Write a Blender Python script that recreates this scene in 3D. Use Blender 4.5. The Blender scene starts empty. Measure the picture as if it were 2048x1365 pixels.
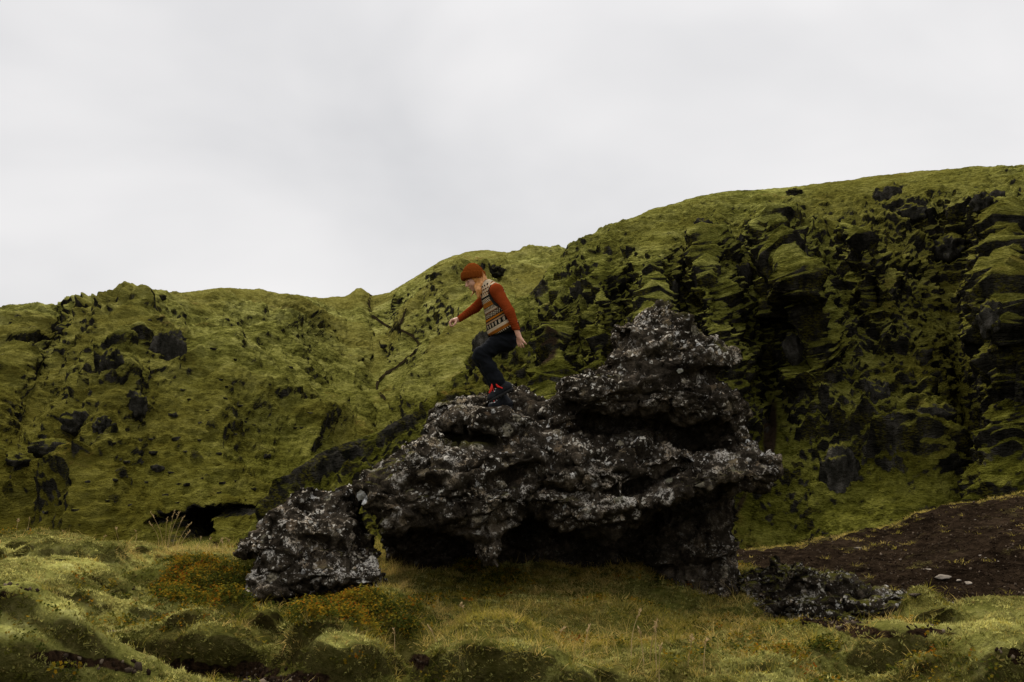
import bpy, math, random, time
import numpy as np
T0 = time.time()
random.seed(7)
rng = np.random.default_rng(7)
SC = bpy.context.scene
COL = SC.collection

# ---------------------------------------------------------------- camera, sky, sun, exposure
LENS = 35.0
FPX = 2048 * LENS / 36.0            # focal length in pixels of the 2048 x 1365 photograph
CAMZ = 1.5
HORIZON = 900.0
PITCH = math.atan((HORIZON - 682.5) / FPX)
CP, SP = math.cos(PITCH), math.sin(PITCH)
cam = bpy.data.cameras.new('camera')
cam.lens = LENS; cam.sensor_width = 36.0; cam.clip_start = 0.1; cam.clip_end = 3000
camo = bpy.data.objects.new('camera', cam); COL.objects.link(camo)
camo.location = (0, 0, CAMZ); camo.rotation_euler = (math.pi / 2 + PITCH, 0, 0)
SC.camera = camo

SUN_EL, SUN_AZ = math.radians(52), math.radians(-22)    # azimuth from +Y (ahead), negative = to the left
world = bpy.data.worlds.new("World"); SC.world = world; world.use_nodes = True
wt = world.node_tree; wt.nodes.clear()
def wn(t, **k):
    n = wt.nodes.new(t)
    for a, b in k.items(): setattr(n, a, b)
    return n
w_out = wn('ShaderNodeOutputWorld'); w_bg = wn('ShaderNodeBackground'); w_bg.inputs['Strength'].default_value = 0.1
w_sky = wn('ShaderNodeTexSky', sky_type='NISHITA', sun_disc=False, sun_elevation=SUN_EL, sun_rotation=SUN_AZ,
           air_density=1.0, dust_density=3.0, ozone_density=1.0)
w_tc = wn('ShaderNodeTexCoord')
w_map = wn('ShaderNodeMapping'); w_map.inputs['Scale'].default_value = (1.0, 1.0, 1.9); w_map.inputs['Location'].default_value = (0.35, 0.1, 0.22)
w_no = wn('ShaderNodeTexNoise'); w_no.inputs['Scale'].default_value = 2.6; w_no.inputs['Detail'].default_value = 4.0
w_no.inputs['Roughness'].default_value = 0.45; w_no.inputs['Distortion'].default_value = 0.25
w_cr = wn('ShaderNodeValToRGB')
w_cr.color_ramp.elements[0].position = 0.32; w_cr.color_ramp.elements[0].color = (3.02, 3.02, 3.09, 1)
w_cr.color_ramp.elements[1].position = 0.66; w_cr.color_ramp.elements[1].color = (3.98, 3.92, 3.92, 1)
# an overcast sky is brighter overhead than towards the horizon
w_sep = wn('ShaderNodeSeparateXYZ')
w_mr = wn('ShaderNodeMapRange', interpolation_type='SMOOTHSTEP')
w_mr.inputs['From Min'].default_value = 0.36; w_mr.inputs['From Max'].default_value = 1.0
w_mr.inputs['To Min'].default_value = 1.0; w_mr.inputs['To Max'].default_value = 2.3
w_mul = wn('ShaderNodeVectorMath', operation='SCALE')
w_mix = wn('ShaderNodeMix', data_type='RGBA'); w_mix.inputs[0].default_value = 0.98
L = wt.links.new
L(w_tc.outputs['Generated'], w_map.inputs['Vector']); L(w_map.outputs[0], w_no.inputs['Vector']); L(w_no.outputs[0], w_cr.inputs[0])
L(w_tc.outputs['Generated'], w_sep.inputs[0]); L(w_sep.outputs[2], w_mr.inputs[0])
L(w_cr.outputs[0], w_mul.inputs[0]); L(w_mr.outputs[0], w_mul.inputs[3])
L(w_sky.outputs[0], w_mix.inputs[6]); L(w_mul.outputs[0], w_mix.inputs[7])
L(w_mix.outputs[2], w_bg.inputs[0]); L(w_bg.outputs[0], w_out.inputs[0])

sun = bpy.data.lights.new('sun', 'SUN'); sun.energy = 1.5; sun.angle = math.radians(10); sun.color = (1.0, 0.93, 0.82)
suno = bpy.data.objects.new('sun', sun); COL.objects.link(suno); suno.location = (0, 0, 80)
# lamp shines along its -Z, so +Z points at the sun
suno.rotation_euler = (math.pi / 2 - SUN_EL, 0, math.pi - SUN_AZ)
SC.view_settings.view_transform = 'Standard'; SC.view_settings.look = 'None'
SC.view_settings.exposure = 1.15; SC.view_settings.gamma = 1.0; SC.view_settings.use_curve_mapping = False
SC.render.engine = 'CYCLES'
SC.cycles.max_bounces = 5; SC.cycles.diffuse_bounces = 3; SC.cycles.glossy_bounces = 2; SC.cycles.transparent_max_bounces = 4

# ---------------------------------------------------------------- helpers
def P(px, py, Y):
    """world points that the photograph's pixel (px, py) shows when they stand Y metres ahead"""
    a = (np.asarray(px, float) - 1024) / FPX; b = (682.5 - np.asarray(py, float)) / FPX
    s = Y / (CP - b * SP)
    return np.stack(np.broadcast_arrays(a * s, Y, CAMZ + (SP + b * CP) * s), -1)
def PX(p):
    d = p[..., 1] * CP + (p[..., 2] - CAMZ) * SP
    u = -p[..., 1] * SP + (p[..., 2] - CAMZ) * CP
    return 1024 + FPX * p[..., 0] / d, 682.5 - FPX * u / d

_perm = np.random.default_rng(3).permutation(256).astype(np.int32); _perm = np.concatenate([_perm, _perm, _perm])
_g = np.random.default_rng(5).normal(size=(256, 3)).astype(np.float32); _g /= np.linalg.norm(_g, axis=1)[:, None]
def perlin(p, freq=1.0, off=0.0):
    p = np.asarray(p, np.float32) * np.float32(1.0) * np.asarray(freq, np.float32) + np.float32(off)
    i = np.floor(p).astype(np.int32); f = (p - i).astype(np.float32); i &= 255
    u = f * f * f * (f * (f * 6 - 15) + 10)
    def c(dx, dy, dz):
        h = _perm[_perm[_perm[i[..., 0] + dx] + i[..., 1] + dy] + i[..., 2] + dz]
        g = _g[h]
        return g[..., 0] * (f[..., 0] - dx) + g[..., 1] * (f[..., 1] - dy) + g[..., 2] * (f[..., 2] - dz)
    ux, uy, uz = u[..., 0], u[..., 1], u[..., 2]
    x00 = c(0,0,0)*(1-ux)+c(1,0,0)*ux; x10 = c(0,1,0)*(1-ux)+c(1,1,0)*ux
    x01 = c(0,0,1)*(1-ux)+c(1,0,1)*ux; x11 = c(0,1,1)*(1-ux)+c(1,1,1)*ux
    return ((x00*(1-uy)+x10*uy)*(1-uz) + (x01*(1-uy)+x11*uy)*uz) * 1.5
def fbm(p, freq, octv=4, gain=0.5, off=0.0):
    s, a = 0, 1.0
    for o in range(octv):
        s = s + a * perlin(p, np.asarray(freq) * 2.03 ** o, off + 17.3 * o); a *= gain
    return s
def ridged(p, freq, octv=3, gain=0.5, off=0.0):
    s, a = 0, 1.0
    for o in range(octv):
        s = s + a * (1 - 2 * np.abs(perlin(p, np.asarray(freq) * 2.03 ** o, off + 11.7 * o))); a *= gain
    return s
def worley(p, seed=0):
    """nearest and second nearest jittered cell points, the nearest one's offset from p, and its hash"""
    i0 = np.floor(p).astype(np.int32); f1 = np.full(p.shape[:-1], 9.0, np.float32); f2 = f1.copy(); off = np.zeros(p.shape, np.float32); hh = np.zeros(p.shape[:-1], np.int32)
    ks = [(a, b, c) for a in (-1, 0, 1) for b in (-1, 0, 1) for c in ((-1, 0, 1) if p.shape[-1] == 3 else (0,))]
    for k in ks:
        c = i0 + np.array(k[:p.shape[-1]]); q = c & 255
        h = _perm[_perm[_perm[q[..., 0]] + q[..., 1]] + (q[..., 2] if p.shape[-1] == 3 else 0) + seed]
        j = np.stack([_perm[h + 1 + e] / 255.0 for e in range(p.shape[-1])], -1)
        d = (p - c - .5 - .8 * (j - .5)).astype(np.float32); r = np.sqrt((d * d).sum(-1)); m = r < f1
        f2 = np.where(m, f1, np.minimum(f2, r)); off = np.where(m[..., None], d, off); hh = np.where(m, h, hh); f1 = np.where(m, r, f1)
    return f1, f2, off, hh
def facets(p, seed=0, tilt=.5):
    """broken blocks: every cell has its own step and its own tilted plane"""
    f1, f2, off, hh = worley(p, seed); g = _g[hh]
    return (_perm[hh + 40] / 255.0 - .5) + tilt * (off * g).sum(-1) * 1.6, f2 - f1
def sstep(x, a, b):
    t = np.clip((x - a) / (b - a), 0, 1); return t * t * (3 - 2 * t)
def interp(x, pts):
    pts = np.array(pts, float); return np.interp(x, pts[:, 0], pts[:, 1])

def tag(o, label=None, cat=None, group=None, kind=None):
    if label: o['label'] = label
    if cat: o['category'] = cat
    if group: o['group'] = group
    if kind: o['kind'] = kind
    return o
def link(o, parent=None):
    COL.objects.link(o)
    if parent is not None: o.parent = parent
    return o
def np_mesh(name, v, f, mat=None, smooth=True):
    me = bpy.data.meshes.new(name)
    v = np.ascontiguousarray(v, np.float32); f = np.ascontiguousarray(f, np.int32)
    n = f.shape[1]
    me.vertices.add(len(v)); me.vertices.foreach_set('co', v.ravel())
    me.loops.add(f.size); me.loops.foreach_set('vertex_index', f.ravel())
    me.polygons.add(len(f)); me.polygons.foreach_set('loop_start', np.arange(0, f.size, n, dtype=np.int32))
    if smooth: me.polygons.foreach_set('use_smooth', np.ones(len(f), bool))
    me.update(calc_edges=True)
    if mat: me.materials.append(mat)
    return me
def attr(me, name, val, typ='FLOAT'):
    a = me.attributes.new(name, typ, 'POINT')
    a.data.foreach_set({'FLOAT': 'value', 'FLOAT_VECTOR': 'vector', 'INT': 'value'}[typ], np.ascontiguousarray(val, np.int32 if typ == 'INT' else np.float32).ravel())
def obj(name, me, loc=(0, 0, 0), parent=None):
    o = bpy.data.objects.new(name, me); o.location = loc
    return link(o, parent)
def grid_faces(nr, nc):
    i = np.arange(nr * nc).reshape(nr, nc)
    return np.stack([i[:-1, :-1], i[:-1, 1:], i[1:, 1:], i[1:, :-1]], -1).reshape(-1, 4)
def grid_normals(V):
    du = np.gradient(V, axis=1); dv = np.gradient(V, axis=0)
    n = np.cross(du, dv); return n / (np.linalg.norm(n, axis=-1, keepdims=True) + 1e-9)

# ---- solids from distance fields: smooth unions on a voxel grid, skinned with surface nets
def smin(a, b, k):
    h = np.maximum(k - np.abs(a - b), 0) / k; return np.minimum(a, b) - h * h * k * 0.25
def smax(a, b, k): return -smin(-a, -b, k)
class Vox:
    def __init__(s, lo, hi, h):
        s.lo = np.array(lo, float); s.h = h; s.n = np.ceil((np.array(hi) - s.lo) / h).astype(int) + 1
        s.D = np.full(s.n, 9.0, np.float32)
    def sub(s, lo, hi):
        a = np.clip(np.floor((np.array(lo) - s.lo) / s.h).astype(int), 0, s.n); b = np.clip(np.ceil((np.array(hi) - s.lo) / s.h).astype(int) + 1, 0, s.n)
        sl = tuple(slice(i, j) for i, j in zip(a, b))
        ax = [(s.lo[i] + s.h * np.arange(a[i], b[i])).astype(np.float32) for i in range(3)]
        return sl, ax[0][:, None, None], ax[1][None, :, None], ax[2][None, None, :]
    def cone(s, p, q, r1, r2, k=0.02, flat=None):
        """tapered capsule from p to q"""
        p, q = np.array(p, float), np.array(q, float); m = max(r1, r2) + k + 0.03
        sl, x, y, z = s.sub(np.minimum(p, q) - m, np.maximum(p, q) + m)
        d = q - p; L2 = max(float(d @ d), 1e-9)
        t = np.clip(((x - p[0]) * d[0] + (y - p[1]) * d[1] + (z - p[2]) * d[2]) / L2, 0, 1)
        dd = np.sqrt((x - p[0] - t * d[0]) ** 2 + (y - p[1] - t * d[1]) ** 2 + (z - p[2] - t * d[2]) ** 2) - (r1 + (r2 - r1) * t)
        s.D[sl] = smin(s.D[sl], dd.astype(np.float32), k)
    def ell(s, c, r, ax=None, k=0.02, sub=False):
        """ellipsoid with axes given by the rows of ax"""
        c = np.array(c, float); r = np.array(r, float); A = np.eye(3) if ax is None else np.array(ax, float)
        m = r.max() + k + 0.03
        sl, x, y, z = s.sub(c - m, c + m)
        X, Y, Z = x - c[0], y - c[1], z - c[2]
        l = [(A[i, 0] * X + A[i, 1] * Y + A[i, 2] * Z) for i in range(3)]
        k0 = np.sqrt(sum((l[i] / r[i]) ** 2 for i in range(3))); k1 = np.sqrt(sum((l[i] / r[i] ** 2) ** 2 for i in range(3)))
        dd = (k0 * (k0 - 1) / (k1 + 1e-9)).astype(np.float32)
        s.D[sl] = smax(s.D[sl], -dd, k) if sub else smin(s.D[sl], dd, k)
    def cut(s, n, p, k=0.004):
        """keep the side of the plane through p that n points away from"""
        n = np.array(n, float); n /= np.linalg.norm(n)
        sl, x, y, z = s.sub(s.lo - 1, s.lo + s.h * s.n + 1)
        dd = ((x - p[0]) * n[0] + (y - p[1]) * n[1] + (z - p[2]) * n[2]).astype(np.float32)
        s.D = smax(s.D, dd, k)
    def band(s, w, fn):
        idx = np.nonzero(np.abs(s.D) < w)
        pts = np.stack([s.lo[i] + s.h * idx[i] for i in range(3)], -1).astype(np.float32)
        s.D[idx] += fn(pts)
    def skin(s):
        D = s.D; S = D < 0; n = D.shape
        c = np.zeros(np.array(n) - 1, np.uint8)
        for a in (0, 1):
            for b in (0, 1):
                for e in (0, 1): c += S[a:n[0]-1+a, b:n[1]-1+b, e:n[2]-1+e]
        cells = np.argwhere((c > 0) & (c < 8)); idx = np.full(c.shape, -1, np.int32); idx[tuple(cells.T)] = np.arange(len(cells))
        acc = np.zeros((len(cells), 3)); cnt = np.zeros(len(cells))
        I, J, K = cells.T
        for ax in range(3):
            o = [i for i in range(3) if i != ax]
            for a in (0, 1):
                for b in (0, 1):
                    q0 = cells.copy(); q0[:, o[0]] += a; q0[:, o[1]] += b; q1 = q0.copy(); q1[:, ax] += 1
                    d0 = D[tuple(q0.T)]; d1 = D[tuple(q1.T)]; m = (d0 < 0) != (d1 < 0)
                    t = d0[m] / (d0[m] - d1[m]); pos = q0[m].astype(float); pos[:, ax] += t
                    acc[m] += pos; cnt[m] += 1
        v = s.lo + s.h * acc / np.maximum(cnt, 1)[:, None]
        quads = []
        for ax in range(3):
            o = [(ax + 1) % 3, (ax + 2) % 3]
            sl0 = [slice(None)] * 3; sl1 = [slice(None)] * 3
            sl0[ax] = slice(0, -1); sl1[ax] = slice(1, None)
            ch = S[tuple(sl0)] != S[tuple(sl1)]
            e = np.argwhere(ch); e = e[(e[:, o[0]] > 0) & (e[:, o[1]] > 0) & (e[:, o[0]] < n[o[0]] - 1) & (e[:, o[1]] < n[o[1]] - 1)]
            def cell(da, db):
                q = e.copy(); q[:, o[0]] -= da; q[:, o[1]] -= db; return idx[tuple(q.T)]
            f = np.stack([cell(1, 1), cell(0, 1), cell(0, 0), cell(1, 0)], -1)
            fl = ~S[tuple(e.T)]; f[fl] = f[fl][:, ::-1]; quads.append(f)
        return v, np.concatenate(quads)
def vert_normals(v, f):
    a = np.cross(v[f[:, 2]] - v[f[:, 0]], v[f[:, 3 if f.shape[1] == 4 else 1]] - v[f[:, 1]]) if f.shape[1] == 4 else np.cross(v[f[:, 1]] - v[f[:, 0]], v[f[:, 2]] - v[f[:, 0]])
    n = np.zeros_like(v)
    for i in range(f.shape[1]): np.add.at(n, f[:, i], a)
    return n / (np.linalg.norm(n, axis=1)[:, None] + 1e-12)
def poly_sd(poly, x, z):
    """signed distance to a closed polygon on the grid x (columns) by z (rows)"""
    X, Z = np.meshgrid(x, z, indexing='ij'); d = np.full(X.shape, 1e9); s = np.zeros(X.shape, bool)
    n = len(poly)
    for i in range(n):
        ax, az = poly[i]; bx, bz = poly[(i + 1) % n]; ex, ez = bx - ax, bz - az
        t = np.clip(((X - ax) * ex + (Z - az) * ez) / (ex * ex + ez * ez + 1e-12), 0, 1)
        d = np.minimum(d, (X - ax - t * ex) ** 2 + (Z - az - t * ez) ** 2)
        c = (az > Z) != (bz > Z)
        with np.errstate(divide='ignore', invalid='ignore'):
            s ^= c & (X < ax + ex * (Z - az) / (ez if abs(ez) > 1e-12 else 1e-12))
    return np.where(s, -1, 1) * np.sqrt(d)

# ---- node materials
class NT:
    def __init__(s, name):
        s.m = bpy.data.materials.new(name); s.m.use_nodes = True; s.t = s.m.node_tree; s.t.nodes.clear()
        s.out = s.n('ShaderNodeOutputMaterial'); s.b = s.n('ShaderNodeBsdfPrincipled')
        s.l(s.b.outputs[0], s.out.inputs[0]); s.b.inputs['Roughness'].default_value = 0.9; s.b.inputs['Specular IOR Level'].default_value = 0.25
        s.pos = s.n('ShaderNodeNewGeometry').outputs['Position']
    def n(s, t, **k):
        n = s.t.nodes.new(t)
        for a, b in k.items(): setattr(n, a, b)
        return n
    def l(s, a, b): s.t.links.new(a, b)
    def put(s, sock, v):
        if hasattr(v, 'is_output'): s.l(v, sock)
        elif isinstance(v, (tuple, list)) and len(v) == 3 and sock.type == 'RGBA': sock.default_value = (*v, 1)
        else: sock.default_value = v
    def noise(s, scale, detail=3, rough=0.5, vec=None, dist=0.0, out=0):
        n = s.n('ShaderNodeTexNoise'); s.l(vec if vec is not None else s.pos, n.inputs['Vector'])
        n.inputs['Scale'].default_value = scale; n.inputs['Detail'].default_value = detail; n.inputs['Roughness'].default_value = rough; n.inputs['Distortion'].default_value = dist
        return n.outputs[out]
    def scaled(s, sc, vec=None, loc=(0, 0, 0), rot=(0, 0, 0)):
        n = s.n('ShaderNodeMapping'); s.l(vec if vec is not None else s.pos, n.inputs[0]); n.inputs['Scale'].default_value = sc; n.inputs['Location'].default_value = loc; n.inputs['Rotation'].default_value = rot
        return n.outputs[0]
    def voro(s, scale, vec=None, feat='F1', rnd=1.0):
        n = s.n('ShaderNodeTexVoronoi', feature=feat); s.l(vec if vec is not None else s.pos, n.inputs['Vector']); n.inputs['Scale'].default_value = scale; n.inputs['Randomness'].default_value = rnd
        return n
    def math(s, op, a, b=None, c=None, clamp=False):
        n = s.n('ShaderNodeMath', operation=op, use_clamp=clamp); s.put(n.inputs[0], a)
        if b is not None: s.put(n.inputs[1], b)
        if c is not None: s.put(n.inputs[2], c)
        return n.outputs[0]
    def rng(s, v, a, b, c=0.0, d=1.0):
        n = s.n('ShaderNodeMapRange', interpolation_type='SMOOTHSTEP'); s.put(n.inputs[0], v)
        for i, q in enumerate((a, b, c, d)): s.put(n.inputs[1 + i], q)
        return n.outputs[0]
    def mix(s, f, a, b, mode='MIX'):
        n = s.n('ShaderNodeMix', data_type='RGBA', blend_type=mode); s.put(n.inputs[0], f); s.put(n.inputs[6], a); s.put(n.inputs[7], b)
        return n.outputs[2]
    def ramp(s, v, *stops, const=False):
        n = s.n('ShaderNodeValToRGB'); s.put(n.inputs[0], v); e = n.color_ramp.elements
        if const: n.color_ramp.interpolation = 'CONSTANT'
        while len(e) < len(stops): e.new(0.5)
        for q, (p, c) in zip(e, stops): q.position = p; q.color = (*c, 1)
        return n.outputs[0]
    def attr(s, name, out='Fac', typ='GEOMETRY'):
        n = s.n('ShaderNodeAttribute', attribute_name=name, attribute_type=typ); return n.outputs[out]
    def nz(s):
        n = s.n('ShaderNodeSeparateXYZ'); g = s.n('ShaderNodeNewGeometry'); s.l(g.outputs['Normal'], n.inputs[0]); return n.outputs[2]
    def bump(s, h, dist, strength=1.0, prev=None):
        n = s.n('ShaderNodeBump'); s.put(n.inputs['Height'], h); n.inputs['Distance'].default_value = dist; n.inputs['Strength'].default_value = strength
        if prev is not None: s.l(prev, n.inputs['Normal'])
        return n.outputs[0]
    def done(s, col, normal=None, rough=None, spec=None):
        s.put(s.b.inputs['Base Color'], col)
        if normal is not None: s.l(normal, s.b.inputs['Normal'])
        if rough is not None: s.put(s.b.inputs['Roughness'], rough)
        if spec is not None: s.b.inputs['Specular IOR Level'].default_value = spec
        return s.m
def plain(name, col, rough=0.8, var=0.25, scale=30, spec=0.25, bump=0.0):
    m = NT(name); n = m.noise(scale, 3)
    c = m.mix(n, tuple(x * (1 - var) for x in col), tuple(min(1, x * (1 + var)) for x in col))
    return m.done(c, m.bump(n, bump) if bump else None, rough, spec)
# ---------------------------------------------------------------- materials of the land
def mat_hill(name, kind=(1.0, 1.0, 1.0)):
    m = NT(name)
    st = m.scaled((1.0, 0.7, 2.2))
    big = m.noise(0.045, 3); mid = m.noise(0.28, 4, 0.6, st); fine = m.noise(1.6, 4, 0.65, st); tiny = m.noise(6.0, 3, 0.6, st)
    moss = m.ramp(m.math('ADD', m.math('MULTIPLY', mid, 0.45), m.math('ADD', m.math('MULTIPLY', fine, 0.38), m.math('MULTIPLY', tiny, 0.20))),
                  (0.39, (0.040, 0.039, 0.006)), (0.50, (0.136, 0.136, 0.023)), (0.59, (0.254, 0.248, 0.054)), (0.72, (0.375, 0.355, 0.10)))  # fine light and dark speckle paints the shading of tussocks into the moss
    moss = m.mix(m.rng(big, 0.42, 0.62), moss, m.mix(0.6, moss, (0.105, 0.088, 0.013)))
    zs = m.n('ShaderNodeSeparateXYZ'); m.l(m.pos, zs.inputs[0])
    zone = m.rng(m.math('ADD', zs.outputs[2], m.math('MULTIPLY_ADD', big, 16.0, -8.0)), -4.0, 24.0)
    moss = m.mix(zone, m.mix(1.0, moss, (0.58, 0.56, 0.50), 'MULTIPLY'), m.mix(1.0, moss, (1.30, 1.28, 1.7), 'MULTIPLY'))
    rust = m.math('MULTIPLY', m.rng(m.noise(0.11, 4, 0.6), 0.60, 0.74), m.rng(fine, 0.42, 0.62))
    moss = m.mix(m.math('MULTIPLY', rust, 0.65), moss, (0.135, 0.055, 0.014))
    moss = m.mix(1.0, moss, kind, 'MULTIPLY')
    soilm = m.math('ADD', m.attr('soil'), m.math('MULTIPLY_ADD', mid, 0.5, -0.25))
    moss = m.mix(m.rng(soilm, 0.4, 0.7), moss, m.mix(fine, (0.018, 0.012, 0.007), (0.042, 0.028, 0.017)))
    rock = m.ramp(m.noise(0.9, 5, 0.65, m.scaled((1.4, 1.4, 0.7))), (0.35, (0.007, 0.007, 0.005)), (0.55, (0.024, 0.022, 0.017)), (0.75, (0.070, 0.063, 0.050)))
    rock = m.mix(m.math('MULTIPLY', m.rng(m.noise(0.9, 4, 0.7, m.scaled((1, 1, .5))), 0.48, 0.62), m.rng(tiny, 0.4, 0.6)), rock, (0.070, 0.062, 0.010))
    nz = m.math('ADD', m.nz(), m.math('MULTIPLY_ADD', m.noise(1.1, 5, 0.7), 0.9, -0.45))
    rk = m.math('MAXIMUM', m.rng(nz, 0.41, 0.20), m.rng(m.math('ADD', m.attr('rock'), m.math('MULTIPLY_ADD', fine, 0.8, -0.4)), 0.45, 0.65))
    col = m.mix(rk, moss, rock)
    h = m.math('ADD', m.math('MULTIPLY', fine, 1.0), m.math('MULTIPLY', tiny, 0.35))
    nrm = m.bump(h, 0.9, 1.0)
    return m.done(col, nrm, 1.0, 0.0)
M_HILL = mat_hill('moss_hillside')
M_HILL_SHADED = mat_hill('shaded_moss_hillside', (0.92, 0.94, 0.85))  # same moss toned down: the steep slope's shade put into its colour

def hill(name, pxs, sky, d0, d1, base_py, nt, shape, extra, back=60, mat=None):
    """a hillside: a foot line d0(px) metres off, a crest at the photograph's skyline d1(px) metres off, rows between, a back slope behind the crest"""
    pxs = np.asarray(pxs); S = interp(pxs, sky); D0 = interp(pxs, d0); D1 = interp(pxs, d1)
    foot = P(pxs, np.full_like(pxs, base_py), D0); top = P(pxs, S, D1)
    t = np.linspace(0, 1, nt)[:, None]
    g = 0.62 * t + 0.38 * (1 - (1 - t) ** 2) if shape == 'round' else t
    Y = D0 + (D1 - D0) * t; Z = foot[:, 2] + (top[:, 2] - foot[:, 2]) * g
    a = (pxs - 1024) / FPX
    dY, dZ = extra['shift'](pxs[None, :] + 0 * t, t + 0 * pxs)
    Y = Y + dY; Z = Z + dZ
    X = a * (Y * CP + (Z - CAMZ) * SP)
    V = np.stack([X, Y, Z], -1)
    tt = np.linspace(0, 1, 12)[1:, None]            # down the far side
    Vb = np.stack([V[-1, :, 0] * (1 + 0.0 * tt), V[-1, :, 1] + back * tt, V[-1, :, 2] - back * 0.45 * tt ** 2.2], -1)
    n = grid_normals(V); n[n[..., 2] < 0] *= -1
    V0 = V[-1].copy(); V, soil, rock = extra['detail'](V, n, pxs, t)
    Vb += (V[-1] - V0)[None]
    V = np.concatenate([V, Vb]); soil = np.concatenate([soil, np.zeros((11, len(pxs)))]); rock = np.concatenate([rock, np.zeros((11, len(pxs)))])
    me = np_mesh(name, V.reshape(-1, 3), grid_faces(nt + 11, len(pxs)), mat or M_HILL)
    attr(me, 'soil', soil); attr(me, 'rock', rock)
    o = obj(name, me)
    return o, V[:nt]
def ell_mask(px, py, lst):
    m = np.zeros_like(px)
    for e in lst:
        cx, cy, rx, ry = e[:4]; ang = math.radians(e[4]) if len(e) > 4 else 0; w = e[5] if len(e) > 5 else 1.0
        dx, dy = px - cx, py - cy; u = (dx * math.cos(ang) + dy * math.sin(ang)) / rx; v = (-dx * math.sin(ang) + dy * math.cos(ang)) / ry
        m = np.maximum(m, w * np.exp(-(u * u + v * v) * 1.2))
    return m

# ---- the left and far hillside
pxl = np.concatenate([np.linspace(-1100, -40, 90), np.linspace(-30, 1260, 620), np.linspace(1270, 1700, 30)])
SKY_L = [(-1100, 760), (-600, 690), (-300, 660), (0, 628), (100, 612), (200, 602), (320, 592), (440, 577), (525, 580), (560, 588), (600, 591), (640, 597), (690, 594), (703, 587), (713, 578), (722, 577), (733, 584), (745, 592), (780, 585), (830, 555), (870, 530), (900, 515), (940, 503), (975, 500), (1020, 508), (1100, 509), (1200, 505), (1700, 500)]
D0_L = [(-1100, 50), (0, 50), (450, 52), (740, 62), (1000, 66), (1700, 80)]
D1_L = [(-1100, 90), (0, 112), (300, 125), (450, 128), (560, 150), (660, 185), (740, 195), (800, 178), (900, 172), (1000, 180), (1200, 205), (1700, 220)]
def shift_l(px, t):
    cr = 745 + 30 * (1 - t)                                    # the valley crease that runs up to the saddle
    v = np.exp(-((px - cr) / (70 + 60 * t)) ** 2) * np.sin(np.pi * np.clip(t, 0, 1)) ** 1.3
    dY = 16 * v; dZ = -1.2 * v
    rb = np.exp(-((px - (330 - 160 * (1 - t))) / 90) ** 2) * np.sin(np.pi * t)      # a rib with outcrops at the left
    dY = dY - 7 * rb; dZ = dZ + 0.8 * rb
    gl = np.exp(-((px - (10 + 150 * t)) / 50) ** 2) * np.sin(np.pi * t)
    return dY + 5 * gl, dZ - 0.6 * gl
def detail_l(V, n, pxs, t):
    px, py = PX(V)
    edge = sstep(1 - t, 0.0, 0.20)
    warp = V + 3.0 * np.stack([fbm(V, 0.07, 2, off=3), fbm(V, 0.07, 2, off=9), fbm(V, 0.07, 2, off=21)], -1)
    rough = np.clip(0.03 + ell_mask(px, py, [(235, 730, 120, 50, -45, .8), (60, 700, 90, 60, -45, .9), (120, 940, 140, 40, -20, .7), (150, 640, 160, 26, -8), (960, 560, 90, 40, 0, .8), (600, 640, 60, 24, 20), (480, 900, 160, 100, 0, .3)]), 0, 1)
    clump = fbm(warp, 0.16, 4, 0.55, 5)
    cliff = sstep(clump, 0.05, 0.42) * 1.5 + sstep(fbm(warp, 0.45, 3, 0.5, 40), 0.15, 0.5) * 0.6
    d = (1.5 * fbm(V, 0.05, 3) + 1.3 * (ridged(warp * [1, .2, .2], .09, 3, .5, 52) - .7) + .35 * (ridged(warp * [1, .25, .25], .36, 2, .5, 58) - .7)) * edge + rough * cliff * edge * 1.25 + 0.28 * fbm(V * [1, 1, 1.5], 0.35, 3, 0.55) * (0.5 + 0.5 * edge) + 0.20 * fbm(V * [1, 1, 1.8], 1.0, 3, 0.65) * (0.3 + 0.7 * edge)
    # shallow earth steps that follow the contours
    d = d + 0.14 * np.abs(perlin(V * [0.22, 0.22, 1.0], 1.3, 4)) * (1 - rough)
    # crumbs of rock and moss lumps
    lump = np.maximum(0, fbm(V, 0.75, 2, 0.5, 77) - 0.50); d = d + lump * 1.0 * (0.25 + ell_mask(px, py, [(330, 900, 330, 220), (620, 780, 160, 160), (150, 680, 260, 120)])) * edge
    V = V + n * d[..., None]
    # the cave: a hollow pushed back under its lip, with a low dark cut running to either side of it
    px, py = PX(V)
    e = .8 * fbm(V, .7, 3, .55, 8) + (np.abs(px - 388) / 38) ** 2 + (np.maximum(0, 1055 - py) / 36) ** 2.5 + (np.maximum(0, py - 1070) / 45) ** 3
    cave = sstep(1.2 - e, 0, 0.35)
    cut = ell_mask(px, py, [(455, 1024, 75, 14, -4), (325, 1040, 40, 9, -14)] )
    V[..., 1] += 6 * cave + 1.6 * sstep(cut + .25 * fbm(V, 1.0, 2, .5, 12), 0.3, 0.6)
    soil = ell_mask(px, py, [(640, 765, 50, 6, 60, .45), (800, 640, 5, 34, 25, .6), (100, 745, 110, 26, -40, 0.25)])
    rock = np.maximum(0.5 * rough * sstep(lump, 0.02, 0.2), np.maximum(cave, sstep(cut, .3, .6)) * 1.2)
    rock = np.maximum(rock, sstep(lump, 0.06, 0.2) * 0.55)
    return V, soil + 0 * px, rock
hill_l, VL = hill('left_hill', pxl, SKY_L, D0_L, D1_L, 1150, 360, 'round', dict(shift=shift_l, detail=detail_l))
tag(hill_l, 'long mossy green hillside across the valley with a saddle and a worn trail', 'hillside', kind='structure')

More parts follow.
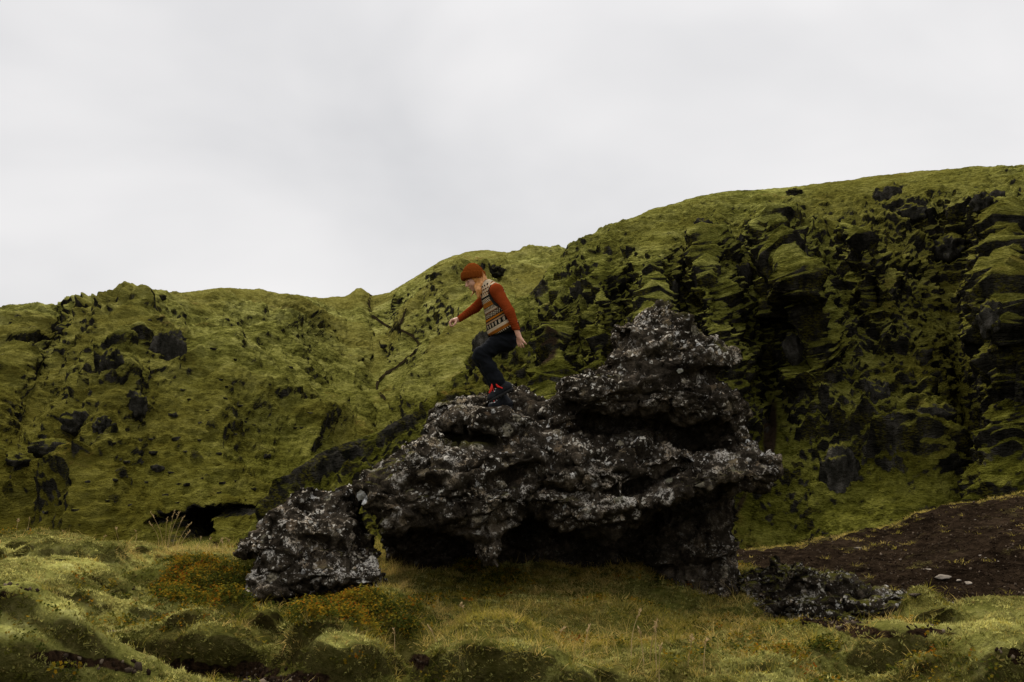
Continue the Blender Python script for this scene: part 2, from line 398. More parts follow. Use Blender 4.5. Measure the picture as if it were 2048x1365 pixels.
# ---- the crag hill on the right, in front of it
pxr = np.concatenate([np.linspace(455, 2075, 800), np.linspace(2085, 3300, 110)])
SKY_R = [(455, 1120), (480, 1082), (505, 1050), (520, 1012), (560, 966), (590, 940), (640, 906), (690, 886), (760, 862), (820, 826), (856, 800), (880, 786), (921, 754), (940, 748), (955, 715), (962, 690), (985, 672), (1010, 655), (1037, 632), (1045, 597), (1062, 585), (1084, 560), (1100, 532), (1125, 512), (1150, 487), (1200, 463), (1300, 421), (1380, 398), (1450, 383), (1540, 379), (1620, 370), (1700, 360), (1800, 347), (1900, 338), (1960, 334), (2048, 335), (2300, 345), (2700, 400), (3300, 480)]
D0_R = [(455, 41), (700, 40), (1000, 42), (1500, 46), (1800, 42), (2048, 38), (3300, 30)]
D1_R = [(455, 43), (560, 46), (700, 51), (860, 58), (960, 63), (1040, 68), (1125, 74), (1300, 78), (1500, 80), (1800, 82), (2048, 78), (2600, 64), (3300, 52)]
def shift_r(px, t):
    dY = 0 * px; dZ = 0 * px
    def spur(c0, c1, w, a, t0=0.0, t1=1.0):                    # a spur whose crest runs from pixel column c0 (foot) to c1 (top)
        c = c0 + (c1 - c0) * t; e = sstep(t, t0, t0 + 0.2) * sstep(1 - t, 1 - 0.8 * t1, 1 - 0.8 * t1 + 0.35)
        return a * np.maximum(0, 1 - np.abs(px - c) / w) ** 1.2 * e
    for s in [(1100, 1130, 60, 4.5), (1190, 1215, 55, 4), (1290, 1330, 70, 5), (1430, 1390, 60, 3.5), (1660, 1480, 110, 8, 0.22), (1840, 1600, 90, 5, 0.28), (2030, 1990, 100, 6, 0.1), (2250, 2200, 140, 8)]:
        q = spur(*s); dY -= q; dZ += 0.25 * q
    g = np.exp(-((px - (1545 + 25 * t)) / 38) ** 2) * sstep(t, 0.1, 0.3) * sstep(1 - t, 0.4, 0.6)
    g2 = np.exp(-((px - (1960 - 120 * t)) / 55) ** 2) * sstep(1 - t, 0.25, 0.5)
    return dY + 4 * g + 4 * g2, dZ - 0.8 * g - 0.8 * g2
def detail_r(V, n, pxs, t):
    px, py = PX(V)
    edge = sstep(1 - t, 0.0, 0.16)
    fan = np.clip(ell_mask(px, py, [(1770, 1020, 220, 95), (1560, 1040, 100, 95), (1565, 850, 42, 120), (1940, 800, 60, 200, -14), (1700, 940, 60, 60), (1870, 620, 110, 60, 10, .8), (1480, 1000, 60, 120), (1340, 470, 120, 36, -20, .6), (1800, 380, 260, 34, -4, .7)]), 0, 1)
    low = sstep(px, 1080, 960)
    rough = np.clip(1.05 - 1.1 * fan - 0.55 * sstep(py - interp(px, SKY_R), 130, 10), 0.04, 1)
    u = V * np.array([1.0, 0.55, 0.42])                          # ribs run down the slope
    wv = V + 2.2 * np.stack([fbm(V, 0.11, 2, off=3), fbm(V, 0.11, 2, off=9), fbm(V, 0.11, 2, off=21)], -1)
    lean = wv + np.stack([.55 * wv[..., 2] * np.sign(px - 1480) * sstep(np.abs(px - 1480), 0, 160), 0 * px, 0 * px], -1)          # spurs fan out to both sides on the way down
    rib = ridged(lean * np.array([1.0, 0.22, 0.16]), 0.15, 4, 0.55, 2)
    c1 = fbm(wv * [1, 1, 0.8], 0.47, 3, 0.5, 15); c2 = fbm(wv * [1, 1, 1.2], 1.4, 3, 0.6, 47)
    cliff = sstep(c1, -0.1, 0.5) * 1.5 + 0.30 * sstep(c2, 0.0, 0.5)
    fine = fbm(V * [1, 1, 1.5], 1.0, 4, 0.65, 31)
    d = rough * edge * (0.75 * rib + 0.5 * cliff - 0.7 + 1.3 * (ridged(lean * np.array([1.0, .35, .3]), .06, 2, .4, 66) - .6)) + (0.18 + 0.16 * rough) * fine * (0.3 + 0.7 * edge) + 0.7 * fbm(V, 0.06, 2, off=60) * edge
    d = d + 0.10 * np.abs(perlin(V * [0.25, 0.25, 1.1], 1.5, 4)) * (1.3 - rough)
    lump = np.maximum(0, fbm(V, 0.9, 2, 0.5, 78) - 0.45); d = d + lump * 0.5 * edge * (0.2 + 0.8 * rough)
    d = d * (1 - 0.2 * low) + low * edge * (.55 * (ridged(wv * [1, 1, .6], .45, 3, .55, 91) - .8))
    nn = n * np.array([1, 1, 1.15]); nn /= np.linalg.norm(nn, axis=-1, keepdims=True)
    V = V + nn * d[..., None]
    px, py = PX(V)
    soil = ell_mask(px, py, [(1540, 870, 20, 90, 4), (1098, 690, 26, 75, 12), (1480, 1010, 14, 90, 28, .7), (1990, 800, 40, 60, 0, .35), (1450, 1060, 30, 40, 0, .4)]) + 0 * px
    face = ell_mask(px, py, [(650, 925, 150, 34, -24), (548, 1005, 44, 55, 0), (800, 852, 80, 22, -28), (900, 800, 40, 18, -20, .8), (1075, 575, 30, 30), (965, 690, 16, 30)])
    rock = np.maximum(sstep(lump, 0.05, 0.2) * 0.5 * rough, face * 0.95)
    return V, soil, rock
hill_r, VR_H = hill('right_hill', pxr, SKY_R, D0_R, D1_R, 1150, 500, 'round', dict(shift=shift_r, detail=detail_r), back=50, mat=M_HILL_SHADED)
tag(hill_r, 'steep craggy hill on the right with mossy ledges, dark cliffs and a grassy fan', 'hillside', kind='structure')
print('hills', time.time() - T0)
# ---------------------------------------------------------------- the near ground, the valley floor, the bare dirt slope
def mat_ground():
    m = NT('mossy_ground')
    fine = m.noise(22, 4, 0.65); mid = m.noise(4.5, 4, 0.6); big = m.noise(0.9, 3)
    v = m.math('ADD', m.math('MULTIPLY', mid, 0.55), m.math('MULTIPLY', fine, 0.45))
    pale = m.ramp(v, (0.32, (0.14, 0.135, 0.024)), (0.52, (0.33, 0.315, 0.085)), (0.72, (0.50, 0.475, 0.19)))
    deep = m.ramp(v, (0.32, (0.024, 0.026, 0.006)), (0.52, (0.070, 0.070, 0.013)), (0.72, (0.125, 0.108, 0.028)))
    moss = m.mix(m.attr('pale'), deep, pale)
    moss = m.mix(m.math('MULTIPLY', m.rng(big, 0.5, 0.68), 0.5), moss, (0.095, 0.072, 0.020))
    soil = m.mix(m.rng(fine, 0.35, 0.7), (0.008, 0.005, 0.003), (0.034, 0.020, 0.011))
    s = m.rng(m.math('ADD', m.attr('soil'), m.math('MULTIPLY_ADD', mid, 0.7, -0.35)), 0.38, 0.6)
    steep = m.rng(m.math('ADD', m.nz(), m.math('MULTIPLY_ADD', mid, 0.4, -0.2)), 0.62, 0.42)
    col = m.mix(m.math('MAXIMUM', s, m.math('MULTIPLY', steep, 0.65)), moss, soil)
    return m.done(col, m.bump(m.math('ADD', m.noise(60, 4, 0.7), m.math('MULTIPLY', fine, 2.0)), 0.03, 0.8), 1.0, 0.0)
M_GROUND = mat_ground()
def mat_dirt():
    m = NT('bare_dirt')
    st = m.scaled((0.8, 1.0, 3.0))
    a = m.noise(0.7, 4, 0.6, st); b = m.noise(5, 5, 0.7, st); c = m.noise(30, 3, 0.7)
    col = m.ramp(m.math('ADD', m.math('MULTIPLY', a, 0.4), m.math('MULTIPLY', b, 0.6)), (0.38, (0.0075, 0.0050, 0.0032)), (0.52, (0.027, 0.0178, 0.0108)), (0.66, (0.058, 0.039, 0.024)))
    col = m.mix(m.rng(m.noise(26, 2, 0.5, m.scaled((1, 1, 1.8))), 0.66, 0.74), col, (0.085, 0.058, 0.036))
    g = m.math('MULTIPLY', m.rng(m.noise(1.3, 4, 0.6, m.scaled((0.7, 1, 1))), 0.56, 0.70), m.rng(b, 0.44, 0.6))
    col = m.mix(m.math('MULTIPLY', m.math('MAXIMUM', g, m.attr('grass')), m.rng(c, 0.3, 0.55)), col, (0.085, 0.072, 0.022))
    return m.done(col, m.bump(m.math('ADD', c, m.math('MULTIPLY', b, 2.0)), 0.10, 1.0), 1.0, 0.0)
M_DIRT = mat_dirt()

ANCH = [(0, 1104, 12), (150, 1108, 12.3), (330, 1113, 12.3), (450, 1112, 11.3), (-600, 1120, 11.5), (-1200, 1140, 11),
        (300, 1185, 9.8), (120, 1190, 9.2), (-200, 1200, 9.2), (420, 1165, 9.8), (520, 1232, 8.75), (640, 1205, 9.0), (765, 1192, 9.3),
        (760, 1110, 11.0), (900, 1140, 10.3), (1150, 1128, 10.6), (1300, 1140, 10.4), (1420, 1190, 9.9), (1500, 1215, 9.6), (1480, 1150, 11),
        (700, 1290, 7.9), (1000, 1290, 7.8), (1300, 1290, 7.8), (1600, 1275, 8.2), (200, 1290, 7.4), (-200, 1300, 7.2),
        (0, 1365, 6.0), (500, 1385, 6.1), (1000, 1390, 6.2), (1500, 1372, 6.2), (2048, 1365, 6.2), (2500, 1365, 6.2), (-500, 1365, 6),
        (1650, 1262, 8.9), (1750, 1262, 8.7), (1900, 1240, 9.0), (2048, 1250, 9.0), (2400, 1255, 9.0), (2900, 1260, 9.0), (1620, 1165, 11.0), (1750, 1200, 10.4),
        (1024, 1110, 12.3), (700, 1090, 12.3)]
AW = np.array([P(*a) for a in ANCH]); AW = np.concatenate([AW, [[x, y, 0.05] for x in (-6, -2, 2, 6) for y in (1.0, -3.0)]])
def _tps(r): return r * r * np.log(r + 1e-6)
_d = np.linalg.norm(AW[:, None, :2] - AW[None, :, :2], axis=-1); _n = len(AW)
_M = np.zeros((_n + 3, _n + 3)); _M[:_n, :_n] = _tps(_d) + 0.05 * np.eye(_n); _M[:_n, _n] = 1; _M[:_n, _n + 1:] = AW[:, :2]; _M[_n:, :_n] = _M[:_n, _n:].T
_w = np.linalg.solve(_M, np.concatenate([AW[:, 2], np.zeros(3)]))
def tps(x, y):
    s = _w[_n] + _w[_n + 1] * x + _w[_n + 2] * y
    for i in range(_n): s = s + _w[i] * _tps(np.hypot(x - AW[i, 0], y - AW[i, 1]))
    return s
# mounds of moss and hollows: photograph column and row of the top, metres ahead, height, half width, half depth
MOUNDS = [(55, 1100, 11.3, .16, .9, .5), (180, 1132, 10.6, .13, .42, .4), (30, 1140, 10.2, .12, .5, .35), (160, 1190, 8.9, .13, .75, .5), (60, 1215, 8.3, .12, .6, .4),
          (60, 1300, 6.0, .20, .75, .55), (430, 1275, 7.4, .13, .55, .4), (300, 1235, 8.2, .07, .5, .35), (985, 1312, 6.4, .20, .50, .40), (690, 1290, 6.8, .14, .42, .4),
          (420, 1160, 9.7, .12, .62, .45), (740, 1225, 8.3, .16, .55, .42), (1850, 1235, 8.9, .14, .32, .3), (1990, 1270, 8.2, .12, .6, .4), (1780, 1310, 7.0, .10, .7, .4), (1560, 1290, 7.4, .08, .6, .35),
          (1960, 1345, 6.2, .10, .5, .3), (1300, 1330, 6.8, .06, .6, .4), (1150, 1245, 8.6, .05, .7, .4)]
HOLES = [(35, 1172, 9.3, .16, .55, .28), (230, 1325, 6.7, .16, .75, .40), (510, 1330, 6.6, .10, .55, .3), (120, 1148, 10.0, .09, .5, .2), (265, 1172, 9.3, .10, .4, .3), (820, 1290, 7.5, .18, .45, .3), (860, 1330, 6.7, .12, .25, .3),
         (1850, 1262, 8.4, .10, .4, .2), (2010, 1305, 7.3, .14, .3, .2), (1650, 1240, 9.2, .1, .8, .3)]
MW = [(P(a, b, c)[0], c, h, rx, ry) for a, b, c, h, rx, ry in MOUNDS]; HW = [(P(a, b, c)[0], c, -h, rx, ry) for a, b, c, h, rx, ry in HOLES]
CREST = [(-60, 11.5), (-6, 12.2), (-3.4, 12.3), (-1, 12.6), (1, 12.6), (2.3, 11.8), (3.2, 11.0), (4.0, 9.9), (5.2, 9.4), (9, 9.4), (60, 9.4)]
def ground_z(x, y, detail=True):
    yc = interp(x, CREST); ye = np.minimum(y, yc); xe = np.clip(x, -9, 9); ye = np.maximum(ye, -3)
    z = tps(xe, ye)
    if detail:
        wx = x + 0.22 * perlin(np.stack([x, y, 0 * x], -1), 1.1, 5); wy = y + 0.22 * perlin(np.stack([x, y, 0 * x], -1), 1.1, 15)
        for cx, cy, h, rx, ry in MW + HW:
            r = ((wx - cx) / rx) ** 2 + ((wy - cy) / ry) ** 2; z = z + 1.6 * h * np.where(r < 2.2, np.maximum(0, 1 - r / 2.2) ** 2 * 1.35, 0)
    z = z - 0.5 * np.maximum(0, y - yc - 0.1) - 0.25 * np.minimum(1, np.maximum(0, y - yc)) ** 2
    fl = -3.65 + 0.004 * np.abs(x)
    return smax(z, fl, 1.0)
def px_of(x, y, z): return PX(np.stack([x, y, z], -1))
SOIL_SHADE = [(40, 1174, 60, 10, 8, .8), (200, 1322, 130, 24, 14), (480, 1338, 160, 20, 2), (255, 1178, 26, 10, 0, .8), (570, 1362, 120, 20), (1660, 1245, 120, 16, 6, .8), (2008, 1303, 34, 14, 25, .9), (1850, 1258, 70, 8, 5, .9), (840, 1320, 30, 18, 0, .8)]  # bare soil, and small moss hollows whose shade is painted as dark soil
PALE = [(70, 1105, 120, 22), (240, 1115, 150, 16), (170, 1125, 140, 26), (60, 1150, 90, 18), (170, 1205, 130, 26), (60, 1240, 90, 30), (60, 1320, 130, 50), (430, 1290, 110, 34), (640, 1275, 80, 26), (990, 1325, 120, 30), (690, 1310, 70, 30), (1850, 1240, 70, 14), (1990, 1290, 110, 90), (1780, 1300, 120, 50, 0, .7), (1550, 1330, 160, 40, 0, .45), (330, 1230, 120, 26, 10), (1200, 1350, 120, 20, 0, .5), (560, 1250, 90, 16, 0, .6)]
def axis(lo, hi, dlo, dhi, step, n):
    a = dlo - (dlo - lo) * np.linspace(1, 0, n, endpoint=False) ** 2; b = dhi + (hi - dhi) * np.linspace(0, 1, n + 1)[1:] ** 2
    return np.concatenate([a, np.arange(dlo, dhi, step), b])
gx = axis(-90, 90, -7.2, 7.6, 0.032, 26); gy = axis(-40, 75, 4.6, 13.2, 0.032, 26)
GX, GY = np.meshgrid(gx, gy); GZ = ground_z(GX, GY)
_p = np.stack([GX, GY, 0 * GX], -1)
near = sstep(np.hypot(GX, GY - 8), 16, 9)
h = 0.085 * fbm(_p, 0.9, 2, off=2) + 0.060 * np.abs(fbm(_p, 2.1, 2, off=8)) + 0.022 * fbm(_p, 6.5, 3, 0.6, 33) + 0.010 * perlin(_p, 19, 3)
GZ = GZ + near * h + (1 - near) * .35 * fbm(_p, .13, 2, off=5)
gpx, gpy = px_of(GX, np.maximum(GY, 2), GZ)
# cushions of moss: domes that meet in creases
_cush = ell_mask(gpx, gpy, PALE + [(150, 1180, 260, 70), (120, 1260, 260, 60, 0, .7)]); _cush = np.clip(_cush * 1.3, 0, 1)
_wp = np.stack([GX, GY], -1) + .16 * np.stack([perlin(_p, 1.6, 61), perlin(_p, 1.6, 71)], -1)
_f1, _f2, _o, _h = worley(_wp * 1.25 + 40, 3); _d1 = np.sqrt(np.maximum(0, 1 - np.minimum(1, _f1 / .85) ** 2)); _amp = .35 + .65 * _perm[_h + 9] / 255.0
_e1, _e2, _o2, _h2 = worley(_wp * 3.1 + 40, 8)
GZ = GZ + near * _cush * (.40 * _amp * (_d1 - .5) + .055 * (np.sqrt(np.maximum(0, 1 - np.minimum(1, _e1 / .85) ** 2)) - .4))
gpx, gpy = px_of(GX, np.maximum(GY, 2), GZ)
g_soil_shade = np.clip(ell_mask(gpx, gpy, SOIL_SHADE) * 1.1 + .55 * fbm(_p, 2.2, 4, .6, 44) * (ell_mask(gpx, gpy, SOIL_SHADE) > .12), 0, 1.2) * near; g_pale = np.clip(ell_mask(gpx, gpy, PALE) + 0.35 * perlin(_p, 0.9, 40), 0, 1)
GSH = near * _cush * (.27 * _amp * _d1 + .05 * np.sqrt(np.maximum(0, 1 - np.minimum(1, _e1 / .85) ** 2)))      # cushions bulge towards the low side
GV = np.stack([GX, GY - GSH, GZ], -1)
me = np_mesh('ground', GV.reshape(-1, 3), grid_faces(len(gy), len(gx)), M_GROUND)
attr(me, 'soil', g_soil_shade); attr(me, 'pale', g_pale)
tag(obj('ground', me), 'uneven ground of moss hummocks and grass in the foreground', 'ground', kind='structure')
def ground_at(x, y, A=None):
    """height of the built ground mesh"""
    A = GZ if A is None else A
    x = np.asarray(x, float); y = np.asarray(y, float)
    i = np.clip(np.searchsorted(gx, x) - 1, 0, len(gx) - 2); j = np.clip(np.searchsorted(gy, y) - 1, 0, len(gy) - 2)
    u = np.clip((x - gx[i]) / (gx[i + 1] - gx[i]), 0, 1); v = np.clip((y - gy[j]) / (gy[j + 1] - gy[j]), 0, 1)
    return (A[j, i] * (1 - u) + A[j, i + 1] * u) * (1 - v) + (A[j + 1, i] * (1 - u) + A[j + 1, i + 1] * u) * v

# the dirt slope: from a hollow behind the moss up to its own crest
pd = np.linspace(1380, 2900, 430); td = np.linspace(0, 1, 210)[:, None]
front = P(pd, interp(pd, [(1380, 1290), (1600, 1290), (2048, 1330), (2900, 1400)]), interp(pd, [(1380, 11.8), (1700, 11.4), (1900, 10.4), (2900, 10.0)]))
crest = P(pd, interp(pd, [(1380, 1112), (1480, 1106), (1600, 1090), (1700, 1068), (1750, 1057), (1800, 1043), (1900, 1014), (2048, 984), (2300, 945), (2900, 900)]), interp(pd, [(1380, 27), (2048, 25), (2900, 22)]))
mid_t = td + 0 * pd
Yd = front[:, 1] + (crest[:, 1] - front[:, 1]) * mid_t; gz = 0.9 * mid_t + 0.1 * mid_t ** 2
Zd = front[:, 2] + (crest[:, 2] - front[:, 2]) * gz
Xd = (pd - 1024) / FPX * (Yd * CP + (Zd - CAMZ) * SP)
DV = np.stack([Xd, Yd, Zd], -1)
DV[..., 2] += (0.20 * fbm(DV, 0.5, 3, 0.55, 7) + 0.10 * fbm(DV, 2.0, 3, 0.65, 3) + 0.07 * np.abs(perlin(DV * [0.5, 1.4, 1], 1.2, 9))) * (0.5 + 0.5 * sstep(1 - td, 0, 0.1))
back = np.stack([np.stack([DV[-1, :, 0], DV[-1, :, 1] + 10 * s, DV[-1, :, 2] - 5 * s ** 1.2], -1) for s in np.linspace(0.05, 1, 8)])
DVa = np.concatenate([DV, back])
me = np_mesh('dirt_slope', DVa.reshape(-1, 3), grid_faces(len(DVa), len(pd)), M_DIRT)
dg = np.concatenate([sstep(td + 0.03 * perlin(DV, 1.0, 3), 0.955, 0.99) * 0.9 + 0 * pd, np.ones((8, len(pd)))])
attr(me, 'grass', dg)
tag(obj('dirt_slope', me), 'bare dark brown earth slope rising to the right with pale stones', 'dirt slope', kind='structure')
print('ground', time.time() - T0)
# ---------------------------------------------------------------- lichen covered lava rock
def mat_rock(name, moss_amt=0.0, dark=1.0, lich=1.0):
    m = NT(name)
    n1 = m.noise(2.2, 4, 0.6); n2 = m.noise(14, 5, 0.7); n3 = m.noise(60, 4, 0.7)
    base = m.ramp(m.math('ADD', m.math('MULTIPLY', n1, 0.45), m.math('MULTIPLY', n2, 0.55)),
                  (0.36, tuple(dark * x for x in (0.006, 0.0046, 0.0032))), (0.52, tuple(dark * x for x in (0.036, 0.0290, 0.0205))), (0.70, tuple(dark * x for x in (0.145, 0.115, 0.082))))
    col = base
    clus = m.noise(1.5, 3, 0.6); clus2 = m.noise(1.9, 3, 0.6, m.scaled((1, 1, 1), loc=(5, 3, 1)))
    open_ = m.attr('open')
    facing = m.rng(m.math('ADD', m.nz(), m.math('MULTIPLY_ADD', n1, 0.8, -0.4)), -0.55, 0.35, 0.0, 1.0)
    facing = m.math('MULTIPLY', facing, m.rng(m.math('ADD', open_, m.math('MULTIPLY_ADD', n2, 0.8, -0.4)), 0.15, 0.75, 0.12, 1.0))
    warp = m.n('ShaderNodeVectorMath', operation='MULTIPLY_ADD'); nn = m.n('ShaderNodeTexNoise'); m.l(m.pos, nn.inputs[0]); nn.inputs['Scale'].default_value = 28; nn.inputs['Detail'].default_value = 3
    m.l(nn.outputs['Color'], warp.inputs[0]); warp.inputs[1].default_value = (0.075, 0.075, 0.075); m.l(m.pos, warp.inputs[2])
    wv = warp.outputs[0]
    # tan crusts, white crusts (rosettes), fine grey speckle
    def rosette(scale, thr, wid, keep, mask, mlo, mhi):
        v = m.voro(scale, wv); sep = m.n('ShaderNodeSeparateColor'); m.l(v.outputs['Color'], sep.inputs[0])
        size = m.math('MULTIPLY', sep.outputs[0], thr)
        f = m.rng(m.math('SUBTRACT', v.outputs['Distance'], size), 0.0, -wid)
        k = m.math('GREATER_THAN', sep.outputs[1], keep)
        return m.math('MULTIPLY', m.math('MULTIPLY', f, k), m.rng(mask, mlo, mhi)), sep.outputs[2], v.outputs['Distance']
    f1, r1, _ = rosette(8.0, 0.60, 0.10, 0.45, clus2, 0.36, 0.48)
    tanc = m.ramp(r1, (0.0, (0.115, 0.078, 0.048)), (0.4, (0.20, 0.155, 0.090)), (0.8, (0.27, 0.24, 0.17)), (1.0, (0.13, 0.13, 0.085)))
    tanc = m.mix(m.rng(n3, 0.35, 0.6), m.mix(0.65, tanc, (0.05, 0.04, 0.03)), tanc)
    col = m.mix(m.math('MULTIPLY', m.math('MULTIPLY', f1, facing), m.rng(n2, 0.33, 0.5)), col, tanc)
    f2, r2, _ = rosette(15.0, 0.56, 0.16, 0.55, clus, 0.46, 0.54)
    whc = m.ramp(r2, (0.0, (0.38, 0.355, 0.30)), (0.6, (0.66, 0.64, 0.59)), (1.0, (0.46, 0.39, 0.29)))
    col = m.mix(m.math('MULTIPLY', m.math('MULTIPLY', f2, facing), m.rng(n3, 0.36, 0.52)), col, whc)
    crust = m.math('MULTIPLY', m.rng(m.noise(6.5, 6, 0.75), 0.51, 0.56), m.rng(m.noise(1.25, 3, 0.6, m.scaled((1, 1, 1), loc=(2, 7, 4))), 0.47, 0.54))
    col = m.mix(m.math('MULTIPLY', m.math('MULTIPLY', crust, facing), m.rng(n3, 0.42, 0.56)), col, m.mix(m.rng(m.noise(3.0, 3), .4, .6), (0.56, 0.52, 0.45), (0.30, 0.235, 0.155)))
    sp, r4, _ = rosette(27.0, 0.66, 0.16, 0.25, m.noise(2.0, 4, 0.7), 0.485, 0.545)
    col = m.mix(m.math('MULTIPLY', m.math('MULTIPLY', m.math('MULTIPLY', sp, facing), m.rng(n3, 0.34, 0.46)), lich), col, m.ramp(r4, (0, (0.34, 0.255, 0.165)), (.4, (0.62, 0.59, 0.51)), (1, (0.50, 0.45, 0.36))))
    f3, r3, _ = rosette(42.0, 0.55, 0.15, 0.55, m.noise(3.0, 4, 0.7), 0.50, 0.55)
    col = m.mix(m.math('MULTIPLY', m.math('MULTIPLY', f3, facing), lich), col, m.mix(r3, (0.46, 0.44, 0.40), (0.26, 0.21, 0.15)))
    mo = m.math('MULTIPLY', m.rng(m.math('ADD', m.nz(), m.math('MULTIPLY_ADD', n1, 0.8, -0.4)), 0.74, 0.92), m.rng(m.noise(1.1, 3, 0.5, m.scaled((1, 1, 1), loc=(9, 1, 2))), 0.52 - moss_amt, 0.66 - moss_amt))
    mo = m.math('MAXIMUM', mo, m.attr('moss'))
    col = m.mix(m.math('MULTIPLY', mo, m.rng(n2, 0.25, 0.45)), col, m.mix(n2, (0.035, 0.032, 0.006), (0.11, 0.105, 0.022)))
    col = m.mix(m.rng(m.math('ADD', m.attr('crust'), m.math('MULTIPLY_ADD', n2, .5, -.25)), .45, .55), col, m.mix(n3, (.62, .61, .58), (.74, .73, .70)))
    h = m.math('ADD', m.math('ADD', m.math('MULTIPLY', n2, 1.2), m.math('MULTIPLY', n3, 0.35)), m.math('MULTIPLY', m.math('ADD', sp, f2), 0.10))
    return m.done(col, m.bump(h, 0.08, 0.9), 1.0, 0.0)
M_ROCK = mat_rock('lichen_rock')

def lobe(V, poly, Yc, h, k, tilt=0.0, k2=0.06, wob=0.05, cut=False, bulge=0.0):
    """a slab of rock: the outline is an image-measured polygon at distance Yc, half thickness h, edge rounding k;
    tilt leans the front face (dy per dz); bulge domes it"""
    q = P(np.array(poly, float)[:, 0], np.array(poly, float)[:, 1], Yc - .6 * h); pl = q[:, [0, 2]]
    lo = [pl[:, 0].min() - .25, Yc - h - .7, pl[:, 1].min() - .25]; hi = [pl[:, 0].max() + .25, Yc + h + .7, pl[:, 1].max() + .25]
    sl, x, y, z = V.sub(lo, hi)
    if 0 in V.D[sl].shape: return
    d2 = poly_sd(pl, x.ravel(), z.ravel())[:, None, :].astype(np.float32)
    cx, cz = pl.mean(0)
    hh = h + bulge * np.clip(-d2 / 0.4, 0, 1) ** 0.7
    dy = np.abs(y - (Yc + tilt * (z - cz))) - hh
    d = smax(np.broadcast_to(d2, dy.shape), dy, k)
    V.D[sl] = smax(V.D[sl], -d, k2) if cut else smin(V.D[sl], d.astype(np.float32), k2)
_ca, _sa = math.cos(0.22), math.sin(0.22)
def strata(p):
    """turns points so that the rock's layers, which rise to the right, lie level"""
    return np.stack([p[..., 0] * _ca + p[..., 2] * _sa, p[..., 1], -p[..., 0] * _sa + p[..., 2] * _ca], -1)
def rock_detail(v, f, amp=1.0, off=0.0, calm=None):
    n = vert_normals(v, f); s = strata(v)
    p = s + 0.10 * np.stack([fbm(v, 2.2, 2, off=off + 3), fbm(v, 2.2, 2, off=off + 13), fbm(v, 2.2, 2, off=off + 23)], -1)
    q = s + 0.06 * np.stack([perlin(v, 5, off + 3), perlin(v, 5, off + 13), perlin(v, 5, off + 23)], -1)
    a1, e1 = facets(q * np.array([1.7, 1.9, 3.2]) + 31 + off, 0, .55); a2, e2 = facets(q * np.array([4.2, 4.6, 7.0]) + 57 + off, 5, .6); a3, e3 = facets(q * np.array([10., 10., 14.]) + 83 + off, 11, .6)
    a0, e0 = facets(q * np.array([.75, .9, 1.5]) + 11 + off, 17, .7)
    d = -.035 + .045 * a0 - .02 * sstep(e0, .05, 0) + .034 * a1
    # layers: each juts out more towards its lower edge and then steps back sharply
    for fq, A, o_ in ((1.75, .15, 3), (4.3, .035, 7)):
        u = -s[:, 2] * fq + .55 * fbm(s * np.array([.5, .5, .3]), fq * .55, 3, .5, off + o_); fr = u - np.floor(u); fr = np.where(fr < .90, fr / .90, (1 - fr) / .10)
        d = d + A * sstep(fbm(s, fq * .6, 2, .5, off + 9 + o_), -.35, .25) * (fr - .5) + .020 * a2 + .013 * a3 - .028 * sstep(e1, .06, .0) - .008 * sstep(e2, .08, 0)
    d = d + 0.040 * (ridged(p * [0.8, 1, 1.5], 1.5, 2, 0.45, off) - 0.9) + 0.014 * fbm(p, 6.5, 3, 0.6, off + 5) + 0.008 * fbm(v, 15, 3, 0.65, off)
    d = d - 0.030 * sstep(perlin(v, 8.0, off + 33), 0.30, 0.5)                               # pits
    if calm is not None: d = d * (.25 + .75 * sstep(np.linalg.norm(v - calm, axis=1), .28, .55))
    return v + n * (amp * d)[:, None]
def ray_front(v, cond_x, cond_z):
    """nearest (smallest y) vertex about a column"""
    m = (np.abs(v[:, 0] - cond_x) < 0.04) & (np.abs(v[:, 2] - cond_z) < 0.04); return v[m][:, 1].min() if m.any() else None

VR_ = Vox((-1.95, 8.3, -0.55), (3.1, 11.9, 3.35), 0.021)
VR = VR_
lobe(VR, [(760, 1010), (900, 960), (1480, 950), (1470, 1100), (1480, 1240), (1400, 1240), (1300, 1230), (1000, 1200), (800, 1190)], 11.0, .6, .2, -0.1)          # recessed back wall
lobe(VR, [(1330, 990), (1490, 950), (1470, 1010), (1452, 1060), (1460, 1090), (1480, 1120), (1484, 1155), (1474, 1235), (1420, 1240), (1350, 1200), (1285, 1130)], 10.35, .6, .3, 0.12)   # pillar
lobe(VR, [(1080, 880), (1140, 800), (1470, 780), (1490, 830), (1500, 900), (1400, 970), (1150, 960)], 10.75, .75, .25, 0.0)      # shaded recess
lobe(VR, [(1380, 795), (1468, 770), (1480, 800), (1497, 838), (1500, 875), (1512, 890), (1470, 912), (1400, 900)], 10.45, .72, .3, 0.1)
lobe(VR, [(960, 890), (1060, 862), (1150, 868), (1250, 880), (1350, 898), (1450, 902), (1505, 890), (1545, 897), (1558, 916), (1548, 945), (1500, 945), (1400, 940), (1300, 985), (1200, 1000), (1100, 990), (1000, 950)], 10.25, 1.0, .38, 0.35, bulge=.1)   # great band, upper step
lobe(VR, [(1020, 950), (1200, 960), (1390, 925), (1480, 925), (1545, 930), (1520, 966), (1480, 976), (1430, 986), (1370, 1012), (1300, 1050), (1220, 1072), (1160, 1076), (1110, 1050), (1060, 1010)], 10.1, .98, .3, -0.15, bulge=.1)   # lower step
lobe(VR, [(700, 968), (720, 950), (760, 922), (800, 890), (840, 868), (872, 862), (930, 890), (1000, 905), (1050, 950), (1050, 1010), (1010, 1050), (940, 1060), (860, 1045), (790, 1070), (760, 1040), (722, 1004)], 9.9, .85, .36, 0.30, bulge=.12)   # left lobe
